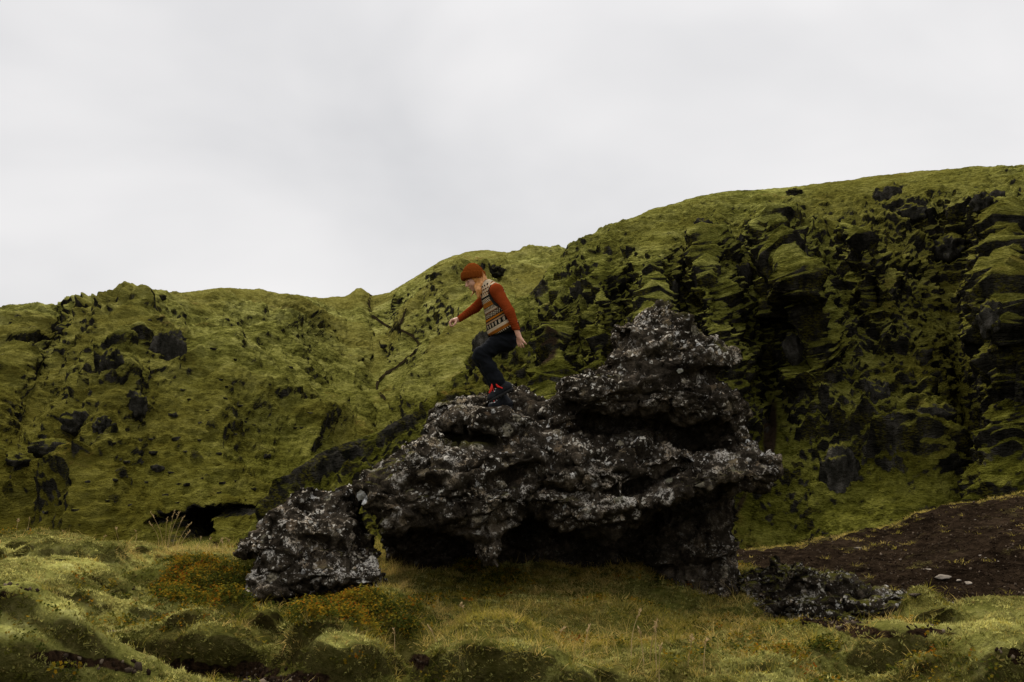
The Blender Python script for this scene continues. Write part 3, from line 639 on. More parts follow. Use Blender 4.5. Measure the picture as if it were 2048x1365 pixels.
lobe(VR, [(890, 1000), (1015, 985), (1005, 1070), (992, 1130), (966, 1134), (935, 1100), (905, 1055)], 9.5, .42, .14, 0.1)        # tusk
lobe(VR, [(850, 1000), (1050, 975), (1040, 1050), (1005, 1105), (930, 1095), (880, 1055)], 9.65, .5, .18, 0.1)
lobe(VR, [(760, 1010), (830, 1010), (840, 1070), (812, 1098), (785, 1090), (765, 1050)], 9.7, .4, .2)
lobe(VR, [(850, 832), (868, 806), (905, 798), (930, 791), (962, 788), (1010, 768), (1050, 768), (1082, 790), (1100, 800), (1145, 795), (1150, 880), (1100, 910), (1000, 920), (900, 910), (855, 865)], 10.6, .62, .25, 0.25)    # knob behind the feet
lobe(VR, [(935, 838), (962, 822), (1000, 824), (1040, 828), (1075, 845), (1085, 900), (1000, 930), (930, 900)], 9.95, .55, .14, 0.2)   # step she stands on
lobe(VR, [(855, 835), (880, 812), (930, 815), (935, 850), (900, 865), (862, 858)], 10.1, .35, .2)
lobe(VR, [(1085, 830), (1110, 800), (1150, 795), (1180, 850), (1140, 900), (1095, 890)], 10.2, .6, .25)
lobe(VR, [(1126, 752), (1170, 738), (1230, 730), (1300, 740), (1400, 748), (1452, 768), (1456, 800), (1440, 838), (1380, 850), (1250, 842), (1160, 836), (1124, 812)], 10.45, .92, .26, 0.28, bulge=.08)      # ledge under the pinnacle
lobe(VR, [(1232, 656), (1240, 640), (1272, 644), (1306, 628), (1318, 612), (1345, 612), (1385, 630), (1412, 662), (1442, 692), (1466, 706), (1462, 730), (1440, 742), (1380, 778), (1300, 784), (1230, 768), (1216, 716), (1240, 692)], 10.5, .75, .34, 0.42, bulge=.08)   # pinnacle
lobe(VR, [(1318, 620), (1322, 600), (1334, 592), (1346, 602), (1352, 630)], 10.45, .14, .08)
lobe(VR, [(1214, 722), (1240, 690), (1300, 700), (1290, 750), (1225, 745)], 10.2, .5, .2, 0.2)
lobe(VR, [(880, 878), (930, 862), (990, 875), (1000, 893), (930, 893)], 9.3, .45, .1, 0.0, cut=True)         # mossy hollow below the step
lobe(VR, [(1250, 838), (1330, 815), (1440, 836), (1470, 862), (1440, 882), (1330, 875), (1260, 862)], 9.6, .55, .16, 0.0, cut=True, k2=.12)
lobe(VR, [(1085, 985), (1160, 996), (1280, 985), (1385, 938), (1388, 932), (1280, 972), (1160, 984), (1090, 975)], 9.1, .28, .03, cut=True, k2=.05)   # long crack
lobe(VR, [(1090, 900), (1130, 890), (1180, 930), (1160, 960), (1110, 940)], 9.1, .25, .15, cut=True, k2=.12)
VR.ell(P(1000, 806, 9.58), (.24, .60, .075), None, .05, sub=True)
VR.band(0.35, lambda p: 0.05 * fbm(p, 1.3, 3, 0.55, 4) - 0.045 * (ridged(strata(p) * [0.7, 1, 1.7], 1.3, 2, 0.5, 9) - 0.75))
rv, rf = VR.skin()
rv = rock_detail(rv, rf, 1.0, 2.0, P(1000, 822, 9.72))
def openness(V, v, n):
    """share of the directions above and before a point that no rock closes off; lichen thins out where it is low"""
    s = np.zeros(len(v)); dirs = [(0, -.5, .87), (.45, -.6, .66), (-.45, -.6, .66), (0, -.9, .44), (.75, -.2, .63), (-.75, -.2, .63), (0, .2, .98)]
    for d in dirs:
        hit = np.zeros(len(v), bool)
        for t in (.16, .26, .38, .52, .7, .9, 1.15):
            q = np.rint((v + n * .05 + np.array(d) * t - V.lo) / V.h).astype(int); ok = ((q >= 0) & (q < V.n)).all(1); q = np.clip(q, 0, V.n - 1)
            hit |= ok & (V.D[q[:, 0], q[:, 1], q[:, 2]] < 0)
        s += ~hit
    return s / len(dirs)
def to_obj(name, v, f, mat, moss=None, opn=None, crust=None):
    base = np.array([v[:, 0].mean(), v[:, 1].mean(), v[:, 2].min()])
    me = np_mesh(name, v - base, f, mat)
    if moss is not None: attr(me, 'moss', moss)
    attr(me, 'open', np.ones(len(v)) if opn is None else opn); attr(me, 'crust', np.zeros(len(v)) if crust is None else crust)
    return obj(name, me, base)
rpx, rpy = PX(rv); rn = vert_normals(rv, rf)
rmoss = ell_mask(rpx, rpy, [(1360, 612, 30, 14, 20), (1400, 655, 18, 7, 45), (1440, 692, 16, 5, 40), (935, 880, 56, 10), (880, 803, 22, 5), (745, 1060, 25, 40)]) * sstep(rn[:, 2], 0.1, 0.5) * 1.0
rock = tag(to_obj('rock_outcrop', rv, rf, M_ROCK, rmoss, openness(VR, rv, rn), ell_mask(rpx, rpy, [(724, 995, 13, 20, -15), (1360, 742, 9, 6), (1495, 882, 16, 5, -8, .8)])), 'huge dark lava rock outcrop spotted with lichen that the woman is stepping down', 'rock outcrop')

VB = Vox((-2.75, 8.2, -0.3), (-0.95, 10.2, 1.5), 0.017)
lobe(VB, [(462, 1112), (490, 1072), (520, 1042), (548, 1022), (580, 1010), (640, 1000), (690, 1000), (712, 1035), (738, 1100), (755, 1150), (766, 1180), (700, 1200), (640, 1190), (590, 1205), (545, 1235), (522, 1232), (514, 1175), (498, 1125)], 9.25, .48, .34, 0.5, bulge=.1)
lobe(VB, [(545, 1030), (568, 992), (600, 970), (624, 976), (636, 992), (660, 1030), (600, 1060)], 9.55, .38, .25, .2)
lobe(VB, [(630, 1020), (660, 982), (690, 968), (704, 990), (716, 1045), (680, 1060)], 9.5, .4, .2, .2)
lobe(VB, [(600, 1150), (680, 1120), (740, 1115), (755, 1150), (766, 1178), (720, 1185), (640, 1168)], 8.95, .35, .2, .1)
lobe(VB, [(590, 1140), (650, 1105), (720, 1100), (735, 1125), (660, 1150)], 8.55, .22, .12, cut=True, k2=.12)
lobe(VB, [(560, 1225), (620, 1180), (720, 1190), (720, 1260), (560, 1260)], 8.5, .35, .12, cut=True, k2=.12)
VB.band(0.3, lambda p: 0.035 * fbm(p, 1.7, 3, 0.55, 34) - 0.05 * (ridged(p * [1, 1, 1.5], 1.7, 2, 0.5, 19) - 0.75))
bv, bf = VB.skin(); bv = rock_detail(bv, bf, 0.8, 31.0)
M_ROCK2 = mat_rock('lichen_boulder', dark=1.25)
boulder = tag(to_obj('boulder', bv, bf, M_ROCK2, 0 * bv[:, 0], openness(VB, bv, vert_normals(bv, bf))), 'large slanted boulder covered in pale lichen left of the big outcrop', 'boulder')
print('rock', len(rf), len(bf), time.time() - T0)
# ---------------------------------------------------------------- the woman stepping down the rock
YP = 9.9
def Q(px, py, dy=0.0): return P(px, py, YP + dy)
PB = Q(1003, 820, 0.06)                                            # where her standing boot rests
root = bpy.data.objects.new('person', None); root.location = PB; root.empty_display_size = 0.2; COL.objects.link(root)
tag(root, 'woman in rust beanie, red sweater and patterned vest stepping down the dark rock', 'person')
def part(name, V, mat, parent=root, fn=None, attrs=None):
    v, f = V.skin()
    if fn is not None: v = fn(v, f)
    me = np_mesh(name, v - PB, f, mat)
    if attrs is not None:
        for k, a in attrs(v).items(): attr(me, k, a)
    return obj(name, me, (0, 0, 0), parent)
def pvox(pts, pad, h):
    pts = np.array(pts); return Vox(pts.min(0) - pad, pts.max(0) + pad, h)
def tube(pts, r, n=5):
    pts = np.asarray(pts, float); r = np.broadcast_to(r, len(pts)); t = np.gradient(pts, axis=0); t /= np.linalg.norm(t, axis=1)[:, None] + 1e-9
    ref = np.where(np.abs(t[:, [1]]) < 0.9, [[0, 1, 0]], [[1, 0, 0]]); a = np.cross(t, ref); a /= np.linalg.norm(a, axis=1)[:, None]; b = np.cross(t, a)
    ang = np.arange(n) * 2 * np.pi / n
    v = pts[:, None] + r[:, None, None] * (np.cos(ang)[None, :, None] * a[:, None] + np.sin(ang)[None, :, None] * b[:, None])
    i = np.arange(len(pts) * n).reshape(-1, n); j = np.roll(i, -1, 1)
    f = np.stack([i[:-1], j[:-1], j[1:], i[1:]], -1).reshape(-1, 4)
    return v.reshape(-1, 3), f
def join(lst):
    vs, fs, k = [], [], 0
    for v, f in lst: vs.append(v); fs.append(f + k); k += len(v)
    return np.concatenate(vs), np.concatenate(fs)
M_SKIN = plain('skin', (0.50, 0.27, 0.18), 0.55, 0.12, 60, 0.35)
M_BEANIE = plain('rust_wool', (0.15, 0.038, 0.007), 1.0, 0.4, 120, 0.0, 0.004)
M_HAIR = NT('copper_hair'); M_HAIR = M_HAIR.done(M_HAIR.mix(M_HAIR.noise(40, 3, 0.6, M_HAIR.scaled((3, 3, 0.5))), (0.20, 0.065, 0.014), (0.66, 0.30, 0.075)), None, 0.5, 0.4)
M_SWEATER = plain('red_sweater', (0.18, 0.032, 0.008), 1.0, 0.3, 90, 0.0, 0.004)
M_PANTS = plain('black_trousers', (0.0060, 0.0068, 0.0085), 0.9, 0.3, 30, 0.06)
M_BOOT = plain('black_leather', (0.008, 0.009, 0.011), 0.7, 0.3, 50, 0.15)
M_SOLE = plain('rubber_sole', (0.010, 0.009, 0.008), 0.8)
M_LACE = plain('red_lace', (0.55, 0.020, 0.010), 0.7)
M_METAL = plain('boot_hook', (0.55, 0.55, 0.55), 0.35, 0.1, 30, 0.8)
M_COLLAR = plain('black_fleece', (0.008, 0.008, 0.009), 0.95)

# head frame: forward, left, up
hf = np.array([-0.86, -0.27, -0.42]); hf /= np.linalg.norm(hf)
hl = np.cross([-0.05, 0, 1.0], hf); hl /= np.linalg.norm(hl); hu = np.cross(hf, hl); HA = np.array([hf, hl, hu])
HC = Q(949, 556)
def hd(f, l, u): return HC + f * hf + l * hl + u * hu
# joints
S_n, E_n, W_n = Q(993, 581, -.175), Q(1019, 624, -.235), Q(1036, 668, -.215)
S_f, E_f, W_f = Q(980, 588, .17), Q(951, 616, .24), Q(918, 639, .17)
NECK = Q(972, 580, 0.0); CHEST = Q(990, 603, 0); WAIST = Q(1001, 640, 0); PEL = Q(1005, 672, 0)
H_n, K_n, A_n = Q(1003, 682, -.09), Q(962, 709, -.12), Q(1000, 770, -.10)
H_f, K_f, A_f = Q(1003, 682, .09), Q(959, 714, .08), Q(1006, 797, .06)
def foot(toe, heel, dy):
    t, h = Q(*toe, dy), Q(*heel, dy); f = t - h; L_ = np.linalg.norm(f); f /= L_; u = np.array([-f[2], 0, f[0]]); u *= np.sign(u[2]); return h, f, u, L_
FT_n = foot((979, 806), (1028, 779), -.10); FT_f = foot((976, 821), (1026, 818), .06)
def fp(F, a, b, s=0.0): return F[0] + F[1] * a + F[2] * b + np.array([0, s, 0])

B = Vox(np.array([Q(895, 528)[0], YP - .42, Q(900, 828)[2]]), np.array([Q(1060, 528)[0], YP + .46, Q(900, 522)[2]]), 0.0058)
# head and face
B.ell(hd(-.012, 0, .02), (.096, .074, .098), HA, .02); B.ell(hd(.026, 0, -.05), (.064, .054, .076), HA, .03)
B.ell(hd(.060, 0, -.108), (.020, .020, .018), HA, .025)
for s in (-1, 1):
    B.ell(hd(.052, s * .036, -.048), (.030, .024, .030), HA, .03)
    B.ell(hd(.100, s * .031, -.010), (.012, .017, .011), HA, .015, sub=True)
    B.ell(hd(.080, s * .031, -.011), (.013, .013, .012), HA, .006)
    B.ell(hd(-.005, s * .074, -.025), (.018, .008, .028), HA, .01)
B.cone(hd(.088, 0, .004), hd(.113, 0, -.046), .008, .0125, .012)
for s in (-1, 1): B.ell(hd(.102, s * .012, -.048), (.009, .007, .007), HA, .008)
B.ell(hd(.084, 0, -.075), (.014, .021, .0070), HA, .010); B.ell(hd(.081, 0, -.087), (.013, .018, .0070), HA, .006)
B.cone(hd(-.025, 0, -.06), NECK, .055, .058, .03)
B.cone(NECK, CHEST, .07, .11, .06); B.cone(CHEST, WAIST, .115, .105, .06); B.cone(WAIST, PEL, .105, .125, .06)
B.cone(S_n, S_f, .055, .055, .06)
for Sx, Ex, Wx in ((S_n, E_n, W_n), (S_f, E_f, W_f)):
    B.cone(Sx, Ex, .044, .032, .02); B.cone(Ex, Ex + .35 * (Wx - Ex), .031, .030, .02); B.cone(Ex + .35 * (Wx - Ex), Wx, .030, .024, .02)
for Hx, Kx, Ax in ((H_n, K_n, A_n), (H_f, K_f, A_f)):
    B.cone(Hx, Kx, .085, .055, .05); B.cone(Kx, Kx + .35 * (Ax - Kx), .052, .05, .03); B.cone(Kx + .35 * (Ax - Kx), Ax, .05, .035, .02)
for F, Ax in ((FT_n, A_n), (FT_f, A_f)):
    B.cone(Ax, fp(F, .05, .05), .034, .034, .02); B.cone(fp(F, .04, .045), fp(F, .22, .035), .03, .024, .02)
# near hand, hanging behind her: palm, four fingers, thumb
def finger(pts, r0, r1):
    for i in range(len(pts) - 1):
        a = i / (len(pts) - 1); b = (i + 1) / (len(pts) - 1); B.cone(pts[i], pts[i + 1], r0 + (r1 - r0) * a, r0 + (r1 - r0) * b, .004)
wr = W_n
B.cone(W_n, Q(1038, 674, -.215), .023, .024, .012)
for kx, ky, d in ((1036.5, 683.5, -.19), (1040, 685, -.205), (1043, 684.5, -.22), (1046, 682, -.235)): B.cone(Q(1038, 672.5, -.215), Q(kx, ky, d), .017, .0125, .010)
finger([Q(1036.5, 684, -.19), Q(1036.6, 689, -.195), Q(1037.5, 693, -.185)], .0095, .0075)
finger([Q(1040, 685, -.205), Q(1041, 691, -.215), Q(1042.5, 695.5, -.205)], .010, .0078)
finger([Q(1043.2, 684.5, -.22), Q(1045.5, 690, -.232), Q(1047.5, 694.5, -.222)], .010, .0078)
finger([Q(1046, 682, -.235), Q(1049.5, 685.5, -.248), Q(1052.5, 689, -.24)], .0098, .0075)
finger([Q(1035.5, 674, -.20), Q(1034.6, 681, -.17), Q(1035.2, 687, -.165)], .012, .009)
# far hand, reaching forward with the fingers curled down
B.cone(W_f, Q(911, 640.5, .165), .024, .024, .012)
for kx, ky, d in ((904, 640.5, .125), (903, 641, .145), (903.3, 642, .165), (904.5, 643.5, .183)): B.cone(Q(911, 640.8, .16), Q(kx, ky, d), .018, .0125, .010)
finger([Q(904, 640.5, .125), Q(900.2, 645, .12), Q(901.2, 651.2, .12), Q(904, 653, .125)], .010, .0078)
finger([Q(903, 641, .145), Q(899.3, 646, .142), Q(900.8, 652.2, .142), Q(904, 653.8, .145)], .010, .0078)
finger([Q(903.3, 642, .165), Q(900, 647, .164), Q(901.8, 652.5, .164), Q(905, 653.6, .165)], .010, .0075)
finger([Q(904.5, 643.5, .183), Q(901.8, 648, .184), Q(903, 652.4, .183), Q(905.5, 653, .182)], .009, .007)
finger([Q(912.5, 642.5, .14), Q(910.5, 648, .115), Q(906.5, 651.6, .11)], .0125, .009)
body = part('body', B, M_SKIN)
# eyes, brows, lips
M_EYE = plain('dark_eye', (0.02, 0.014, 0.01), 0.3, 0.1, 30, 0.5); M_LIP = plain('lips', (0.36, 0.085, 0.07), 0.5)
for s in (-1, 1):
    V = pvox([hd(.09, s * .031, -.011)], .03, .003); V.ell(hd(.0875, s * .033, -.014), (.008, .013, .0045), HA, .001); part('eye', V, M_EYE)
    V = pvox([hd(.09, s * .031, .012)], .035, .003); V.cone(hd(.096, s * .016, .006), hd(.082, s * .047, .010), .0042, .003, .002); part('eyebrow', V, M_HAIR)
V = pvox([hd(.09, 0, -.08)], .04, .003); V.ell(hd(.0865, 0, -.0755), (.0125, .019, .0045), HA, .004); V.ell(hd(.0835, 0, -.0855), (.0125, .016, .0045), HA, .002); part('lips', V, M_LIP)

# beanie: crown and folded brim, ribbed
def ribs(c, n, amp):
    def fn(v, f):
        nn = vert_normals(v, f); a = np.arctan2(v[:, 1] - c[1], v[:, 0] - c[0]); w = np.clip(1.4 - np.abs(v[:, 2] - c[2]) / 0.12, 0, 1)
        return v + nn * (amp * w * np.cos(n * a))[:, None]
    return fn
BC = Q(946.5, 553)
V = pvox([BC], .17, .005); V.ell(BC + np.array([-.002, 0, .018]), (.108, .094, .108), None, .02); V.ell(Q(944.8, 533), (.045, .045, .028), None, .03); V.cut((0.06, 0, -1), Q(946.5, 557)); beanie = part('beanie', V, M_BEANIE, fn=ribs(BC, 40, .0036))
V = pvox([BC], .17, .005); V.ell(BC, (.1245, .1075, .125), None, .01); V.cut((0.07, 0, -1), Q(946.5, 559.5), .008); V.cut((-0.07, 0, 1), Q(946.5, 544.8), .008); part('brim', V, M_BEANIE, beanie, fn=ribs(BC, 40, .0048))
# hair
V = pvox([hd(0, 0, 0), Q(955, 596), Q(940, 598), Q(972, 575)], .18, .0058)
for pts, r0, r1 in [([hd(.030, -.068, .01), Q(954, 575, -.085), Q(956, 586, -.105), Q(955.5, 597, -.10)], .021, .007), ([hd(.012, -.076, .01), Q(957.5, 572, -.09), Q(959.5, 583, -.105), Q(957.5, 595, -.10)], .022, .008),
                    ([hd(-.02, -.076, .0), Q(963, 568, -.075), Q(965, 575, -.085)], .022, .012), ([hd(-.06, -.05, -.0), Q(968, 564, -.05), Q(971, 571, -.06)], .026, .012),
                    ([hd(-.085, .0, -.0), Q(970, 565, 0), Q(974, 572, 0)], .032, .02), ([hd(-.06, .05, .0), Q(968, 568, .06)], .03, .02),
                    ([hd(.035, .068, .01), Q(949, 578, .07), Q(946, 587, .06), Q(940.5, 595, .05)], .017, .003), ([hd(.01, .075, .0), Q(953, 578, .08), Q(952, 590, .075)], .018, .006), ([hd(.03, .07, -.03), Q(947, 584, .055), Q(943, 592, .045)], .01, .003)]:
    for i in range(len(pts) - 1): V.cone(pts[i], pts[i + 1], r0 + (r1 - r0) * i / (len(pts) - 1), r0 + (r1 - r0) * (i + 1) / (len(pts) - 1), .010)
for sd in (-1, 1):
    V.ell(hd(-.030, sd * .060, -.020), (.062, .030, .080), HA, .02); V.ell(hd(-.050, sd * .052, -.075), (.045, .032, .055), HA, .025)
V.cone(hd(.012, -.080, -.02), Q(957, 581, -.105), .028, .026, .02); V.cone(Q(957, 581, -.105), Q(956, 594, -.108), .026, .009, .012); V.cone(hd(-.03, -.075, -.04), Q(961, 586, -.105), .024, .012, .02)
hn = lambda v, f: v + vert_normals(v, f) * (0.005 * perlin(v * [1, 1, 0.12], 85, 2) + .004 * perlin(v * [1, 1, .2], 40, 5))[:, None]
part('hair', V, M_HAIR, fn=hn)
# black fleece collar
V = pvox([Q(966, 580)], .16, .006)
for a in np.linspace(0, 2 * np.pi, 25)[:-1]:
    b = a + 2 * np.pi / 24; c = Q(966.5, 579.5); e1 = np.array([.93, 0, .18]) * .064; e2 = np.array([0, 1, 0]) * .058
    V.cone(c + e1 * math.cos(a) + e2 * math.sin(a), c + e1 * math.cos(b) + e2 * math.sin(b), .022, .022, .012)
part('collar', V, M_COLLAR)

# sweater: torso and sleeves
def folds(amp, f, off=0.0, st=(1, 1, 1)): return lambda v, fc: v + vert_normals(v, fc) * (amp * (ridged(v * np.array(st), f, 2, 0.5, off) - 0.8))[:, None]
def torso(V, e):
    V.ell(Q(983, 584), (.10 + e, .15 + e, .07 + e), None, .05)
    V.cone(Q(985, 592, -.06), Q(985, 592, .06), .088 + e, .088 + e, .05)
    V.cone(Q(991, 607, -.07), Q(990, 607, .07), .108 + e, .108 + e, .06)
    V.cone(Q(998, 630, -.06), Q(998, 630, .06), .120 + e, .120 + e, .06)
    V.cone(Q(1006, 656, -.07), Q(1006, 656, .07), .150 + e, .150 + e, .06)
V = Vox(B.lo, B.lo + B.h * B.n, .0065)
torso(V, -.006); V.cone(NECK, Q(968, 577), .068, .062, .03); V.cone(S_n, S_f, .064, .064, .04)
for Sx, Ex, Wx in ((S_n, E_n, W_n), (S_f, E_f, W_f)):
    d = (Wx - Ex) / np.linalg.norm(Wx - Ex)
    V.cone(Sx, Ex, .062, .049, .03); V.cone(Ex, Wx - d * .01, .048, .034, .02)
V.cut((0.05, 0, -1), Q(1000, 668))
def sl_f(v, f):
    n = vert_normals(v, f); d = np.zeros(len(v))
    for Ex, Wx, Sx in ((E_n, W_n, S_n), (E_f, W_f, S_f)):
        ax = (Wx - Ex); L_ = np.linalg.norm(ax); ax = ax / L_; s = (v - Ex) @ ax; rr = np.linalg.norm(v - Ex - s[:, None] * ax, axis=1)
        m = (rr < .075) * sstep(s, -.09, 0) * sstep(L_ * 1.0 - s, 0, .05); d += m * .0030 * np.sin(s * 270 + 5 * perlin(v, 11)) * (.6 + .8 * perlin(v, 9, 4))
    return v + n * (d + .004 * perlin(v, 16, 3))[:, None]
part('sweater', V, M_SWEATER, fn=sl_f)

# knit vest
m = NT('patterned_knit')
s_ = m.attr('band'); u_ = m.attr('along'); trim = m.attr('trim')
cream, ochre, dk, brown, tan = (0.43, 0.34, 0.225), (0.29, 0.095, 0.010), (0.010, 0.010, 0.008), (0.11, 0.045, 0.018), (0.24, 0.15, 0.08)
K = lambda x: (x - 10) / 120.0
bands = m.ramp(m.rng(s_, 10, 130) if False else m.math('DIVIDE', m.math('SUBTRACT', s_, 10), 120.0), (0, cream), (K(34), dk), (K(38), cream), (K(46), ochre), (K(55), dk), (K(60.5), cream), (K(64.6), brown), (K(67), dk), (K(76.5), ochre), (K(80), dk), (K(82.5), tan), (K(85.6), dk), (K(95.4), cream), (K(101.5), ochre), (K(107.7), dk), const=True)
sq = lambda v, per, th: m.math('GREATER_THAN', m.math('SINE', m.math('MULTIPLY', v, 2 * math.pi / per)), th)
inb = lambda a, b: m.math('MULTIPLY', m.math('GREATER_THAN', s_, a), m.math('LESS_THAN', s_, b))
def over(col, msk, c): return m.mix(msk, col, c)
alt = m.math('ADD', u_, m.math('MULTIPLY', s_, 0.5))
c = over(bands, m.math('MULTIPLY', inb(56, 60), sq(alt, 4.4, 0.0)), cream)
c = over(c, m.math('MULTIPLY', inb(67.5, 75), m.math('MULTIPLY', sq(alt, 5.0, -0.1), sq(m.math('SUBTRACT', s_, m.math('MULTIPLY', u_, 0.4)), 3.4, -0.4))), cream)
c = over(c, m.math('MULTIPLY', inb(87, 94.6), m.math('MULTIPLY', sq(u_, 9.0, 0.05), sq(alt, 3.0, -0.5))), cream)
c = over(c, m.math('MULTIPLY', inb(103.5, 105.5), sq(u_, 3.0, 0.2)), brown)
c = over(c, m.math('MULTIPLY', inb(108.6, 111.6), sq(u_, 4.4, 0.1)), cream)
c = over(c, m.math('MULTIPLY', inb(12, 33), m.math('MULTIPLY', sq(m.math('SUBTRACT', u_, m.math('MULTIPLY', s_, .4)), 7.0, 0.0), sq(s_, 6.5, 0.1))), dk)
c = over(c, m.math('MULTIPLY', inb(16, 33), m.math('MULTIPLY', sq(alt, 6.0, 0.3), sq(s_, 5, -0.2))), ochre)
c = over(c, m.math('MULTIPLY', inb(38.5, 45.5), sq(m.math('SUBTRACT', u_, m.math('MULTIPLY', s_, 0.7)), 5.0, 0.3)), dk)
c = over(c, m.math('MULTIPLY', inb(48, 53), sq(alt, 4.0, 0.55)), brown)
c = over(c, m.math('MULTIPLY', inb(60.5, 64.6), sq(alt, 2.6, 0.75)), brown)
c = m.mix(m.math('GREATER_THAN', trim, 0.5), c, (0.022, 0.020, 0.017))
c = m.mix(m.math('MULTIPLY', m.noise(150, 2), 0.5), c, m.mix(0.6, c, (0, 0, 0)))
M_VEST = m.done(c, m.bump(m.noise(170, 2), 0.006), 1.0, 0.0)
V = Vox(B.lo, B.lo + B.h * B.n, .006)
torso(V, .016)
V.cone(Q(976, 571, -.05), Q(976, 571, .05), .058, .058, .05)
V.cone(S_n + np.array([-.01, .05, .0]), S_f + np.array([.01, -.05, 0]), .072, .072, .05)
V.cut((0.12, 0, -1), Q(1010, 670.5), .006)
ARM_A = np.array([[.80, 0, -.60], [0, 1, 0], [.60, 0, .80]])
for s, Sx in ((-1, S_n), (1, S_f)):
    V.ell(Sx + np.array([.028, s * .075, -.045]), (.095, .115, .135), np.array([[.85, 0, .53], [0, 1, 0], [-.53, 0, .85]]) if s < 0 else None, .008, sub=True)
V.ell(Q(962, 574), (.075, .085, .08), None, .01, sub=True)
# open front: a slot along the middle of the chest
fd = np.array([-.955, -.295, 0.0]); fl_ = np.array([.295, -.955, 0.0])
sl, x, y, z = V.sub(V.lo - 1, V.lo + V.h * V.n)
cz = [Q(985, 592), Q(1004, 656)]; tz = np.clip((z - cz[0][2]) / (cz[1][2] - cz[0][2]), -0.4, 1.2)
ox = cz[0][0] + (cz[1][0] - cz[0][0]) * tz
lat = (x - ox) * fl_[0] + (y - YP) * fl_[1]; fwd = (x - ox) * fd[0] + (y - YP) * fd[1]
wid = 0.020 + 0.018 * sstep(z, Q(966, 640)[2], Q(966, 600)[2])
slot = smax(np.abs(lat) - wid, 0.02 - fwd, .005).astype(np.float32)
V.D = smax(V.D, -slot, .004)
def vest_attrs(v):
    px, py = PX(v)
    s = (px - 960) * .5 + (py - 560) * .866
    u = (v[:, 0] * .866 + v[:, 1] * -0.75 + v[:, 2] * .45) * 201
    tz = np.clip((v[:, 2] - cz[0][2]) / (cz[1][2] - cz[0][2]), -.4, 1.2); ox = cz[0][0] + (cz[1][0] - cz[0][0]) * tz
    lat = (v[:, 0] - ox) * fl_[0] + (v[:, 1] - YP) * fl_[1]; fwd = (v[:, 0] - ox) * fd[0] + (v[:, 1] - YP) * fd[1]
    w = 0.020 + 0.018 * sstep(v[:, 2], Q(966, 640)[2], Q(966, 600)[2])
    t = ((np.abs(lat) < w + .026) & (fwd > 0.02)).astype(float)
    for sg, Sx in ((-1, S_n), (1, S_f)):
        A_ = np.array([[.85, 0, .53], [0, 1, 0], [-.53, 0, .85]]) if sg < 0 else np.eye(3)
        q = (v - Sx - np.array([.028, sg * .075, -.045])) @ A_.T
        t = np.maximum(t, (np.sqrt(((q / np.array([.117, .137, .157])) ** 2).sum(1)) < 1.0))
    return dict(band=s, along=u, trim=t)
part('vest', V, M_VEST, fn=folds(.004, 7, 3), attrs=vest_attrs)

# trousers
V = Vox(B.lo, np.array([B.lo[0] + B.h * B.n[0], B.lo[1] + B.h * B.n[1], Q(1000, 655)[2]]), .0065)
V.ell(Q(1006, 672), (.132, .17, .10), None, .05); V.cone(Q(1014, 684, -.08), Q(1014, 684, .08), .095, .095, .05)
for Hx, Kx, Ax, hem in ((H_n, K_n, A_n, .072), (H_f, K_f, A_f + .20 * (K_f - A_f), .06)):
    V.cone(Hx, Kx, .106, .072, .05); d = Ax - Kx; V.cone(Kx, Kx + .45 * d, .071, .072, .03); V.cone(Kx + .45 * d, Kx + .90 * d, .070, hem, .02)
def pf(v, f):
    n = vert_normals(v, f); w = v @ np.array([[.8, 0, .5], [0, 1, 0], [-.5, 0, .8]])
    return v + n * (.010 * (ridged(w * [1, .6, 2.2], 5.5, 2, .5, 9) - .8) + .004 * perlin(v, 14, 3))[:, None]
part('trousers', V, M_PANTS, fn=pf)

